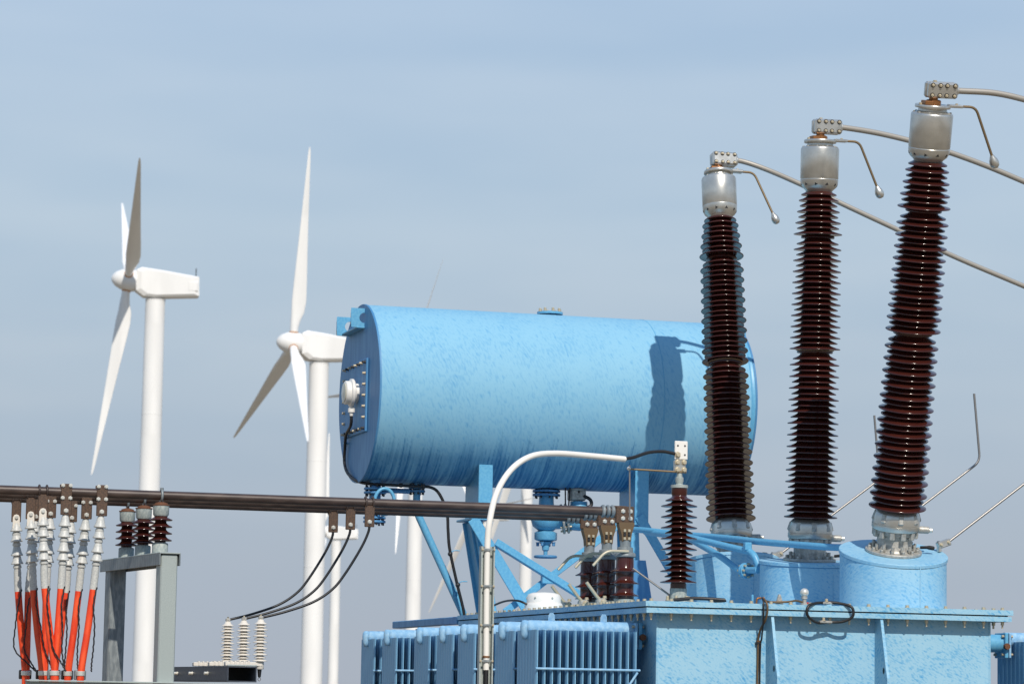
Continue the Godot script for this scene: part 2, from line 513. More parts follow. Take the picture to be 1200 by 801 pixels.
	obj("seal_tag", MB.new().bx(Vector3(0.848, 2.712, -0.085), Vector3(0.012, 0.008, 0.008), 0.001), M.red, th)
	# small wiring lying on the lid edge
	obj("sensor_cable", MB.new().tube(curve([Vector3(0.83, 2.715, -0.10), Vector3(0.79, 2.722, -0.09), Vector3(0.74, 2.715, -0.07), Vector3(0.66, 2.712, -0.08), Vector3(0.62, 2.716, -0.05), Vector3(0.596, 2.722, -0.01), Vector3(0.602, 2.69, 0.018), Vector3(0.600, 2.63, 0.004), Vector3(0.588, 2.56, -0.055), Vector3(0.590, 2.45, -0.074), Vector3(0.588, 2.2, -0.074), Vector3(0.590, 1.5, -0.074), Vector3(0.590, 0.4, -0.074)], 6), 0.0052, 8), M.tan, t)
	obj("sensor_cable", MB.new().tube(curve([Vector3(0.62, 2.712, -0.07), Vector3(0.592, 2.73, -0.03), Vector3(0.585, 2.70, 0.012), Vector3(0.588, 2.62, 0.0), Vector3(0.600, 2.54, -0.05), Vector3(0.602, 2.44, -0.076), Vector3(0.600, 1.8, -0.076)], 6), 0.0042, 8), M.black, t)
	obj("sensor_cable", MB.new().tube(curve([Vector3(0.38, 2.712, -0.12), Vector3(0.43, 2.716, -0.10), Vector3(0.30, 2.722, -0.14), Vector3(0.20, 2.712, -0.18)], 8), 0.009, 8), M.black, t)
	for y in [2.515, 2.31, 2.10]:
		obj("cable_clip", MB.new().bx(Vector3(0.590, y, -0.073), Vector3(0.026, 0.010, 0.02), 0.002), M.black, t)
		obj("cable_tie", MB.new().bx(Vector3(0.5905, y + 0.010, -0.070), Vector3(0.018, 0.006, 0.018), 0.002), M.copper, t)
	obj("lid_fitting", MB.new().prism(PackedVector2Array([Vector2(-0.02, 0), Vector2(0.02, 0), Vector2(0.004, 0.05), Vector2(-0.004, 0.05)]), 0.012, at(Vector3(0.705, 2.70, -0.10))), M.alu_dull, t)
	obj("lid_fitting", MB.new().bx(Vector3(0.555, 2.722, -0.06), Vector3(0.010, 0.044, 0.010), 0.002), M.blue_pipe, t)
	obj("lid_fitting", MB.new().tube(bent([Vector3(0.575, 2.70, -0.06), Vector3(0.578, 2.728, -0.06), Vector3(0.615, 2.730, -0.06)], 0.010), 0.005, 8), M.copper, t)
	# pulling lugs under the flange, on the radiator side
	for z in [-0.32, -0.62, -1.2, -1.75, -2.4]:
		obj("lug", MB.new().prism(PackedVector2Array([Vector2(0, 0), Vector2(-0.09, 0.0), Vector2(-0.01, 0.075), Vector2(0, 0.075)]), 0.012, at(Vector3(0.084, 2.565, z))), M.blue, t)
	obj("name_tag", MB.new().bx(Vector3(0.078, 2.59, -0.95), Vector3(0.006, 0.05, 0.09), 0.002), M.red, t)
	# ledge behind, carrying the conservator drain
	obj("ledge", MB.new().bx(Vector3(0.03, 2.6745, -4.19), Vector3(0.06, 0.043, 1.56), 0.004), M.blue_end, t)
	obj("ledge_bracket", MB.new().bx(Vector3(0.30, 2.62, -4.55), Vector3(0.50, 0.05, 0.06), 0.004), M.blue_end, t)

func make_turret(top: Vector3, axis: Vector3, label: String, reach := 0.68) -> void:
	var c := Vector3(top.x, 3.0, top.z)
	var r := 0.268
	var t := thing("bushing_turret", label, "turret", c, "three turrets on the transformer lid")
	var h := top.y - 3.0
	var m := MB.new()
	var seg := 56
	for s in seg + 1:
		var a := TAU * s / seg
		var d := Vector3(cos(a), 0, sin(a))
		m.vert(d * r + Vector3(0, 0.001, 0), d)
		m.vert(d * r + Vector3(0, h - r * (axis.x * cos(a) + axis.z * sin(a)) / axis.y, 0), d)
	for s in seg: m.quad(2 * s, 2 * s + 1, 2 * s + 3, 2 * s + 2)
	obj("body", m, M.blue, t)
	var rr := r + 0.007
	var xf := leaning(axis, Vector3(0, h, 0))
	obj("cover_plate", MB.new().lathe([Vector2(0, 0), Vector2(rr - 0.002, 0), Vector2(rr, 0.002), Vector2(rr, 0.017), Vector2(rr - 0.003, 0.020), Vector2(0, 0.020)], 64, xf), M.blue, t)
	obj("joint_line", MB.new().lathe([Vector2(0, -0.004), Vector2(r + 0.002, -0.004), Vector2(r + 0.002, 0.0), Vector2(0, 0.0)], 64, xf), M.blue_end, t)
	obj("weld_seam", MB.new().cyl(Vector3(sin(0.12) * (r + 0.0005), 0.01, cos(0.12) * (r + 0.0005)), Vector3(sin(0.12) * (r + 0.0005), h - 0.06, cos(0.12) * (r + 0.0005)), 0.003, 6), M.blue, t)
	# lower arcing horn on its bracket
	var p0 := xf * Vector3(0.262, 0.021, 0.0)
	var br := obj("horn_bracket", MB.new().bx(p0 + Vector3(-0.012, 0.028, 0), Vector3(0.016, 0.058, 0.03), 0.003), M.alu, t)
	obj("horn_clamp", MB.new().box(Transform3D(Basis(Vector3.BACK, 0.35), p0 + Vector3(0.012, 0.043, 0)), Vector3(0.07, 0.036, 0.036), 0.004), M.alu, t)
	for s in [-1.0, 1.0]: bolt(t, p0 + Vector3(0.012 + 0.02 * s, 0.043 + 0.007 * s, 0.018), Vector3.BACK, 0.007, 0.010)
	obj("arcing_horn", MB.new().tube(bent([p0 + Vector3(0.015, 0.035, 0), p0 + Vector3(reach, 0.772 * reach, 0), p0 + Vector3(reach - 0.035, 0.772 * reach + 0.375, 0)], 0.045), 0.0066, 10), M.rod, t)

func make_bushing() -> Node3D:
	var t := thing("high_voltage_bushing", "", "bushing", Vector3.ZERO, "three tall brown bushings on the turrets")
	# base fitting, y = 0 on the turret cover
	obj("base_flange", MB.new().lathe([Vector2(0, 0), Vector2(0.140, 0), Vector2(0.143, 0.003), Vector2(0.143, 0.013), Vector2(0.140, 0.016), Vector2(0.100, 0.016), Vector2(0.088, 0.030), Vector2(0.088, 0.095), Vector2(0.100, 0.100), Vector2(0.104, 0.104), Vector2(0.104, 0.122), Vector2(0, 0.122)], 40), M.alu_dull, t)
	for k in 14:
		var a := TAU * (k + 0.5) / 14
		var d := Vector3(cos(a), 0, sin(a))
		bolt(t, d * 0.124 + Vector3(0, 0.016, 0), Vector3.UP, 0.009, 0.016, M.alu_dull)
		obj("stud", MB.new().cyl(d * 0.106 + Vector3(0, 0.02, 0), d * 0.106 + Vector3(0, 0.050, 0), 0.0085, 8), M.alu_dull, t)
	for k in 12:
		var a := TAU * k / 12
		obj("lug", MB.new().box(Transform3D(Basis(Vector3.UP, -a), Vector3(cos(a), 0, sin(a)) * 0.103 + Vector3(0, 0.104, 0)), Vector3(0.026, 0.040, 0.026), 0.004), M.alu_dull, t)
	obj("collar", MB.new().lathe([Vector2(0.09, 0.122), Vector2(0.116, 0.124), Vector2(0.121, 0.130), Vector2(0.121, 0.152), Vector2(0.1185, 0.153), Vector2(0.1185, 0.156), Vector2(0.120, 0.157), Vector2(0.118, 0.190), Vector2(0.110, 0.212), Vector2(0.098, 0.226), Vector2(0.086, 0.233), Vector2(0.0, 0.233)], 48), M.alu, t)
	for k in 8:
		var a := TAU * (k + 0.25) / 8
		obj("collar_pocket", MB.new().box(Transform3D(Basis(Vector3.UP, -a) * Basis(Vector3.BACK, 0.32), Vector3(cos(a), 0, sin(a)) * 0.110 + Vector3(0, 0.190, 0)), Vector3(0.020, 0.052, 0.030), 0.006), M.alu_dull, t)
	var tap := obj("test_tap", MB.new().cyl(Vector3(0.09, 0.128, 0.03), Vector3(0.16, 0.128, 0.05), 0.019, 16, -1, 0.003), M.alu_dull, t)
	obj("tap_cap", MB.new().cyl(Vector3(0.16, 0.128, 0.05), Vector3(0.178, 0.128, 0.055), 0.013, 12, -1, 0.003), M.bolt_bright, tap)
	obj("earth_lead", MB.new().tube(curve([Vector3(0.135, 0.03, 0.02), Vector3(0.17, 0.035, 0.04), Vector3(0.20, 0.032, 0.05)], 6), [0.008, 0.008, 0.008, 0.008, 0.008, 0.008, 0.010, 0.011, 0.011, 0.011, 0.011, 0.010, 0.006], 8), M.rubber, t)
	# three glazed sections with cemented joints
	var y0 := 0.233
	var L := 1.785
	var j1 := y0 + L * 0.505
	var j2 := y0 + L * 0.855
	obj("porcelain", MB.new().lathe(shed_profile(y0, j1 - 0.008, 0.0900, 0.079, 0.055, 0.040, 14), 44, Transform3D.IDENTITY, 0.55), M.porcelain, t)
	obj("cement_ring", MB.new().lathe([Vector2(0, j1 + 0.007), Vector2(0.104, j1 + 0.007), Vector2(0.104, j1 + 0.010), Vector2(0, j1 + 0.010)], 44), M.glaze_line, t)
	obj("joint_band", MB.new().lathe([Vector2(0, j1 - 0.008), Vector2(0.094, j1 - 0.007), Vector2(0.098, j1 - 0.004), Vector2(0.098, j1 + 0.004), Vector2(0.094, j1 + 0.007), Vector2(0, j1 + 0.007)], 44), M.porcelain, t)
	obj("porcelain", MB.new().lathe(shed_profile(j1 + 0.010, j2 - 0.009, 0.079, 0.070, 0.059, 0.044, 10), 44, Transform3D.IDENTITY, 0.55), M.porcelain, t)
	obj("joint_band", MB.new().lathe([Vector2(0, j2 - 0.009), Vector2(0.088, j2 - 0.008), Vector2(0.091, j2 - 0.004), Vector2(0.090, j2 + 0.005), Vector2(0.086, j2 + 0.009), Vector2(0, j2 + 0.009)], 44), M.porcelain, t)
	obj("porcelain", MB.new().lathe(shed_profile(j2 + 0.009, y0 + L, 0.070, 0.064, 0.062, 0.046, 4, 3), 44, Transform3D.IDENTITY, 0.55), M.porcelain, t)
	# head
	var y := y0 + L
	obj("head_cap", MB.new().lathe([Vector2(0.0, y - 0.012), Vector2(0.070, y - 0.012), Vector2(0.074, y - 0.004), Vector2(0.092, y + 0.012), Vector2(0.101, y + 0.032), Vector2(0.103, y + 0.052), Vector2(0.1015, y + 0.054), Vector2(0.1015, y + 0.057), Vector2(0.103, y + 0.059), Vector2(0.104, y + 0.220), Vector2(0.101, y + 0.228), Vector2(0.096, y + 0.231), Vector2(0.088, y + 0.232), Vector2(0.072, y + 0.240), Vector2(0.070, y + 0.254), Vector2(0, y + 0.254)], 48), M.alu, t)
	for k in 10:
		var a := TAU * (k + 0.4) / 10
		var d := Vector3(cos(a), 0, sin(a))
		obj("notch_shade", MB.new().lathe([Vector2(0, 0), Vector2(0.016, 0), Vector2(0.016, 0.004), Vector2(0.008, 0.009), Vector2(0, 0.009)], 3, along(d * 0.091 + Vector3(0, y + 0.028, 0), d - Vector3(0, 0.35, 0)), 0.99), M.bolt_dark, t)  # dark wedge on the surface, colouring in the shade of a notch
		bolt(t, d * 0.090 + Vector3(0, y + 0.231, 0), Vector3.UP, 0.006, 0.006, M.alu_dull)
	var pl := MB.new()
	pl.lathe([Vector2(0, y + 0.254), Vector2(0.086, y + 0.254), Vector2(0.088, y + 0.257), Vector2(0.088, y + 0.268), Vector2(0.086, y + 0.271), Vector2(0, y + 0.271)], 32)
	obj("top_plate", pl, M.alu, t)
	obj("horn_arm", MB.new().bx(Vector3(0.105, y + 0.270, 0.03), Vector3(0.075, 0.016, 0.040), 0.004), M.alu, t)
	bolt(t, Vector3(0.11, y + 0.278, 0.035), Vector3.UP, 0.007, 0.006)
	bolt(t, Vector3(-0.075, y + 0.271, 0.02), Vector3.UP, 0.008, 0.010)
	obj("stud_nut", MB.new().lathe([Vector2(0, y + 0.271), Vector2(0.040, y + 0.271), Vector2(0.042, y + 0.274), Vector2(0.042, y + 0.290), Vector2(0.036, y + 0.294), Vector2(0.024, y + 0.296), Vector2(0.024, y + 0.310), Vector2(0, y + 0.310)], 6, Transform3D.IDENTITY, 0.9), M.copper, t)
	obj("stud_plate", MB.new().bx(Vector3(-0.035, y + 0.281, 0.01), Vector3(0.045, 0.020, 0.06), 0.003), M.copper, t)
	# terminal clamp: two bolted halves gripping stud and conductor
	var yc := y + 0.345
	for s in [-1.0, 1.0]:
		obj("clamp_half", MB.new().bx(Vector3(0.036, yc, 0.019 * s), Vector3(0.158, 0.080, 0.033), 0.010), M.alu, t)
	obj("clamp_barrel", MB.new().cyl(Vector3(-0.030, yc, 0), Vector3(0.122, yc, 0), 0.029, 20, -1, 0.004), M.alu, t)
	for i in 4:
		for j in 2:
			var px: float = [-0.024, 0.016, 0.052, 0.094][i]
			for s in [-1.0, 1.0]: 
				obj("recess_shade", MB.new().cyl(Vector3(px, yc + (0.025 if j else -0.025), 0.0352 * s), Vector3(px, yc + (0.025 if j else -0.025), 0.0372 * s), 0.0125, 12), M.bolt_dark, t)  # dark disc painted in as the shade of a recess round the bolt
				bolt(t, Vector3(px, yc + (0.025 if j else -0.025), 0.0372 * s), Vector3(0, 0, s), 0.0068, 0.010, M.bolt)
	bolt(t, Vector3(0.0, yc + 0.04, 0.0), Vector3.UP, 0.010, 0.008)
	# upper arcing horn with its ball
	var hx := 0.140
	obj("arcing_horn", MB.new().tube(bent([Vector3(hx - 0.01, y + 0.270, 0.03), Vector3(hx + 0.075, y + 0.270, 0.03), Vector3(hx + 0.19, y + 0.020, 0.03)], 0.035), 0.0068, 10), M.brass, t)
	var dn := Vector3(0.115, -0.25, 0).normalized()
	obj("horn_ball", MB.new().lathe([Vector2(0, -0.006), Vector2(0.010, -0.006), Vector2(0.014, 0.004), Vector2(0.021, 0.018), Vector2(0.0245, 0.034), Vector2(0.022, 0.050), Vector2(0.013, 0.061), Vector2(0, 0.064)], 20, along(Vector3(hx + 0.187, y + 0.027, 0.03), dn), 0.4), M.alu, t)
	return t

func make_conservator() -> void:
	var c := Vector3(0.95, 4.405, -4.80)
	var R := 0.556
	var x0 := -1.235
	var x1 := 1.205
	var t := thing("conservator_tank", "large light blue cylindrical oil conservator lying above the transformer lid", "oil tank", c)
	var ax := Transform3D(Basis(Vector3(0, 1, 0), Vector3(1, 0, 0), Vector3(0, 0, -1)), Vector3.ZERO)
	var shell := MB.new().lathe([Vector2(R, x0), Vector2(R, x1)], 128, ax)
	for k in shell.uv.size(): shell.uv[k] = Vector2(shell.uv[k].x, shell.uv[k].y / (x1 - x0))
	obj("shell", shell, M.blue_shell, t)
	for e in 2:
		var xa := x0 if e == 0 else x1
		var s := -1.0 if e == 0 else 1.0
		obj("end_plate", MB.new().lathe([Vector2(0, xa + 0.004 * s), Vector2(R + 0.002, xa + 0.004 * s), Vector2(R + 0.004, xa), Vector2(R + 0.004, xa - 0.008 * s), Vector2(R - 0.004, xa - 0.008 * s)], 96, ax, 0.9), M.blue_end, t)
	var sx := 0.59
	obj("weld_seam", MB.new().lathe([Vector2(R - 0.002, sx - 0.005), Vector2(R + 0.0025, sx), Vector2(R - 0.002, sx + 0.005)], 96, ax), M.blue_pipe, t)
	obj("weld_seam", MB.new().lathe([Vector2(R - 0.002, x1 - 0.04), Vector2(R + 0.006, x1 - 0.03), Vector2(R + 0.006, x1 - 0.012), Vector2(R - 0.002, x1 - 0.008)], 96, ax), M.blue_pipe, t)
	# filler flange on top
	var f := obj("top_flange", MB.new().lathe([Vector2(0, R - 0.02), Vector2(0.05, R - 0.02), Vector2(0.05, R + 0.006), Vector2(0.083, R + 0.006), Vector2(0.083, R + 0.020), Vector2(0, R + 0.020)], 32), M.blue_pipe, t)
	for k in 8: bolt(f, Vector3(cos(TAU * k / 8) * 0.066, R + 0.020, sin(TAU * k / 8) * 0.066), Vector3.UP, 0.009, 0.024)
	# bolted inspection cover and level gauge on the end plate
	var ex := x0 - 0.004
	var cov := obj("inspection_cover", MB.new().bx(Vector3(ex - 0.008, -0.03, -0.05), Vector3(0.014, 0.455, 0.60), 0.003), M.blue_end, t)
	for k in 8:
		for s in [-1.0, 1.0]: bolt(cov, Vector3(ex - 0.015, -0.03 + s * 0.205, -0.05 + 0.27 - k * 0.077), Vector3.LEFT, 0.008, 0.022, M.bolt_dark if k % 2 == 0 else M.bolt)
	for k in range(1, 6):
		for s in [-1.0, 1.0]: bolt(cov, Vector3(ex - 0.015, -0.03 + 0.205 - k * 0.0683, -0.05 + s * 0.27), Vector3.LEFT, 0.008, 0.018, M.bolt)
	var g := obj("level_gauge", MB.new().lathe([Vector2(0, 0), Vector2(0.060, 0), Vector2(0.060, 0.02), Vector2(0.082, 0.025), Vector2(0.088, 0.030), Vector2(0.088, 0.046), Vector2(0.080, 0.049), Vector2(0.074, 0.051), Vector2(0.074, 0.076), Vector2(0.070, 0.081), Vector2(0.062, 0.083), Vector2(0, 0.083)], 36, Transform3D(Basis(Vector3(0, 1, 0), Vector3(-1, 0, 0), Vector3(0, 0, 1)), Vector3(ex - 0.015, 0.0, 0.02))), M.white, t)
	obj("dial_glass", MB.new().lathe([Vector2(0, 0.0832), Vector2(0.062, 0.0832), Vector2(0.060, 0.088), Vector2(0, 0.094)], 36, Transform3D(Basis(Vector3(0, 1, 0), Vector3(-1, 0, 0), Vector3(0, 0, 1)), Vector3(ex - 0.015, 0.0, 0.02))), M.glass, g)
	obj("cable_gland", MB.new().lathe([Vector2(0, -0.145), Vector2(0.010, -0.145), Vector2(0.014, -0.125), Vector2(0.022, -0.122), Vector2(0.022, -0.098), Vector2(0.016, -0.095), Vector2(0.016, -0.07), Vector2(0, -0.07)], 12, at(Vector3(ex - 0.05, 0, 0.02))), M.white, g)
	obj("gauge_cable", MB.new().tube(curve([Vector3(ex - 0.05, -0.14, 0.02), Vector3(ex - 0.045, -0.20, -0.01), Vector3(ex - 0.03, -0.245, -0.20), Vector3(ex - 0.02, -0.33, -0.27), Vector3(ex - 0.02, -0.42, -0.27), Vector3(ex - 0.02, -0.50, -0.14), Vector3(ex + 0.02, -R - 0.004, 0.05), Vector3(ex + 0.16, -R - 0.018, 0.14), Vector3(-0.90, -R - 0.022, 0.15), Vector3(-0.80, -R - 0.025, 0.15), Vector3(-0.744, -0.622, 0.15), Vector3(-0.695, -0.73, 0.15), Vector3(-0.684, -0.85, 0.15), Vector3(-0.672, -0.96, 0.15), Vector3(-0.625, -1.154, 0.15), Vector3(-0.575, -1.337, 0.15), Vector3(-0.57, -1.40, 0.15)], 7), 0.0095, 10), M.black, t)
	obj("cable_clip", MB.new().bx(Vector3(ex - 0.012, -0.29, -0.30), Vector3(0.02, 0.010, 0.05), 0.002), M.blue_pipe, t)
	for q in [[-0.99, -R - 0.018, 0.14], [-0.85, -R - 0.02, 0.15]]: obj("cable_clip", MB.new().bx(Vector3(q[0], q[1], q[2]), Vector3(0.018, 0.028, 0.026), 0.003), M.bolt_dark, t)
	for q in [[-0.668, -0.99, 0.15], [-0.615, -1.18, 0.15]]:
		obj("cable_clip", MB.new().sphere(Vector3(q[0], q[1], q[2]), 0.016, 8), M.bolt_dark, t)
		obj("clip_arm", MB.new().tube(curve([Vector3(q[0], q[1], q[2]), Vector3(q[0] + 0.02, q[1] + 0.02, q[2]), Vector3(q[0] + 0.06, q[1] + 0.022, q[2])], 4), 0.004, 6), M.blue_pipe, t)
	# lifting lugs: plates with a hole
	for e in 2:
		var xa := x0 - 0.005 if e == 0 else x1 + 0.005
		for z in [0.10, -0.30]:
			var m := MB.new()
			# plate round the hole from four trapezia
			var n := 20
			for face_z in [-1.0, 1.0]:
				for k in n:
					var a0 := TAU * k / n
					var a1 := TAU * (k + 1) / n
					var o0 := Vector2(cos(a0), sin(a0))
					var o1 := Vector2(cos(a1), sin(a1))
					var q0 := o0 * minf(0.085 / maxf(absf(o0.x), 0.001), 0.06 / maxf(absf(o0.y), 0.001))
					var q1 := o1 * minf(0.085 / maxf(absf(o1.x), 0.001), 0.06 / maxf(absf(o1.y), 0.001))
					m.face([Vector3(o0.x * 0.032, o0.y * 0.032, 0.007 * face_z), Vector3(o1.x * 0.032, o1.y * 0.032, 0.007 * face_z), Vector3(q1.x, q1.y, 0.007 * face_z), Vector3(q0.x, q0.y, 0.007 * face_z)], Vector3(0, 0, face_z))
					if face_z > 0.0:
						m.face([Vector3(o0.x * 0.032, o0.y * 0.032, -0.007), Vector3(o1.x * 0.032, o1.y * 0.032, -0.007), Vector3(o1.x * 0.032, o1.y * 0.032, 0.007), Vector3(o0.x * 0.032, o0.y * 0.032, 0.007)], Vector3(-o0.x, -o0.y, 0))
						var nd := Vector3(signf(q0.x + q1.x), 0, 0) if absf(absf(q0.x) - 0.085) < 0.001 and absf(absf(q1.x) - 0.085) < 0.001 else Vector3(0, signf(q0.y + q1.y), 0)
						m.face([Vector3(q0.x, q0.y, -0.007), Vector3(q1.x, q1.y, -0.007), Vector3(q1.x, q1.y, 0.007), Vector3(q0.x, q0.y, 0.007)], nd)
			obj("lifting_lug", m, M.blue_pipe, t, at(Vector3(xa, R - 0.062 - (0.03 if z > 0.0 else 0.04), z)))
		obj("lug_web", MB.new().bx(Vector3(xa, R - 0.152, -0.10), Vector3(0.10, 0.012, 0.42), 0.003), M.blue_pipe, t)

func make_support() -> void:
	var t := thing("conservator_stand", "blue welded steel stand with crossed braces under the oil conservator", "support frame", Vector3(0.95, 3.0, -4.6))
	var y1 := 0.92
	var d := 0.0
	for s in [-1.0, 1.0]:
		var xt := -0.565 if s < 0.0 else 0.455
		# upper post cut into the shell: deep plate with a front flange
		obj("post", MB.new().bx(Vector3(xt + 0.045, 0.78, -0.04), Vector3(0.03, 0.29, 0.34), 0.004), M.blue_pipe, t)
		obj("post_flange", MB.new().bx(Vector3(xt + 0.065, 0.80, 0.137), Vector3(0.09, 0.33, 0.012), 0.003), M.blue_pipe, t)
		obj("seat_plate", MB.new().bx(Vector3(xt + 0.04, 0.628, -0.03), Vector3(0.13, 0.014, 0.36), 0.003), M.blue_pipe, t)
		for b in [-0.02, 0.06]: bolt(t, Vector3(xt + 0.03 + b, 0.621, 0.12), Vector3.DOWN, 0.010, 0.020, M.bolt_dark)
		# lower leg: deep web between narrow flanges, foot moved in
		var a := Vector3(xt + 0.03, 0.62, -0.03)
		var f := Vector3(xt + (0.135 if s < 0.0 else 0.045), 0.0, 0.0)
		obj("leg_web", MB.new().bar(a, f, 0.012, 0.26, Vector3.RIGHT), M.blue_pipe, t)
		obj("leg_flange", MB.new().bar(a + Vector3(0, 0, 0.136), f + Vector3(0, 0, 0.136), 0.055, 0.012, Vector3.RIGHT), M.blue_pipe, t)
		obj("leg_flange", MB.new().bar(a + Vector3(0, 0, -0.136), f + Vector3(0, 0, -0.136), 0.055, 0.012, Vector3.RIGHT), M.blue_pipe, t)
		obj("leg_rib", MB.new().bar(a + Vector3(-0.014, 0, 0.01), f + Vector3(-0.014, 0, 0.05), 0.016, 0.012, Vector3.RIGHT), M.blue_pipe, t)
		obj("foot_plate", MB.new().bx(f + Vector3(0, 0.008, 0), Vector3(0.14, 0.014, 0.34), 0.003), M.blue_pipe, t)
	# braces: one from each seat plate down, and the cross between the legs
	obj("brace", MB.new().bar(Vector3(-0.585, 0.625, 0.165), Vector3(-0.19, 0.015, 0.18), 0.072, 0.012, Vector3(1, 0.5, 0)), M.blue_pipe, t)
	obj("brace", MB.new().bar(Vector3(0.50, 0.68, 0.150), Vector3(0.92, 0.02, 0.16), 0.060, 0.012, Vector3(1, 0.5, 0)), M.blue_pipe, t)
	obj("brace", MB.new().bar(Vector3(-0.44, 0.487, 0.190), Vector3(0.30, 0.07, 0.190), 0.044, 0.010, Vector3(0.4, 1, 0)), M.blue_pipe, t)
	obj("brace_lip", MB.new().bar(Vector3(-0.44, 0.463, 0.166), Vector3(0.30, 0.046, 0.166), 0.006, 0.040, Vector3(0.4, 1, 0), 0.001), M.blue_pipe, t)
	obj("brace", MB.new().bar(Vector3(0.44, 0.674, 0.130), Vector3(-0.36, 0.058, 0.130), 0.044, 0.010, Vector3(0.4, -1, 0)), M.blue_pipe, t)
	obj("brace_lip", MB.new().bar(Vector3(0.44, 0.650, 0.108), Vector3(-0.36, 0.034, 0.108), 0.006, 0.040, Vector3(0.4, -1, 0), 0.001), M.blue_pipe, t)
	obj("cross_gusset", MB.new().bx(Vector3(-0.085, 0.274, 0.160), Vector3(0.10, 0.07, 0.046), 0.003), M.blue_pipe, t)
	obj("gusset", MB.new().prism(PackedVector2Array([Vector2(-0.11, 0), Vector2(0.11, 0), Vector2(0.04, 0.40), Vector2(-0.04, 0.40)]), 0.012, at(Vector3(0.49, 0.0, 0.19))), M.blue_end, t)

func flange_pair(parent: Node, p: Vector3, dir: Vector3, r: float, gap: float, mb: Material, bm: Material) -> void:
	var d := dir.normalized()
	for s in [-1.0, 1.0]:
		obj("flange", MB.new().cyl(p + d * (gap * s - 0.007), p + d * (gap * s + 0.007), r, 24, -1, 0.002), mb, parent)
	var xf := along(p, d)
	for k in 8:
		var q := xf * Vector3(cos(TAU * k / 8) * r * 0.80, -gap - 0.022, sin(TAU * k / 8) * r * 0.80)
		obj("bolt", MB.new().cyl(q, q + d * (2.0 * gap + 0.044), 0.0065, 6), bm, parent)

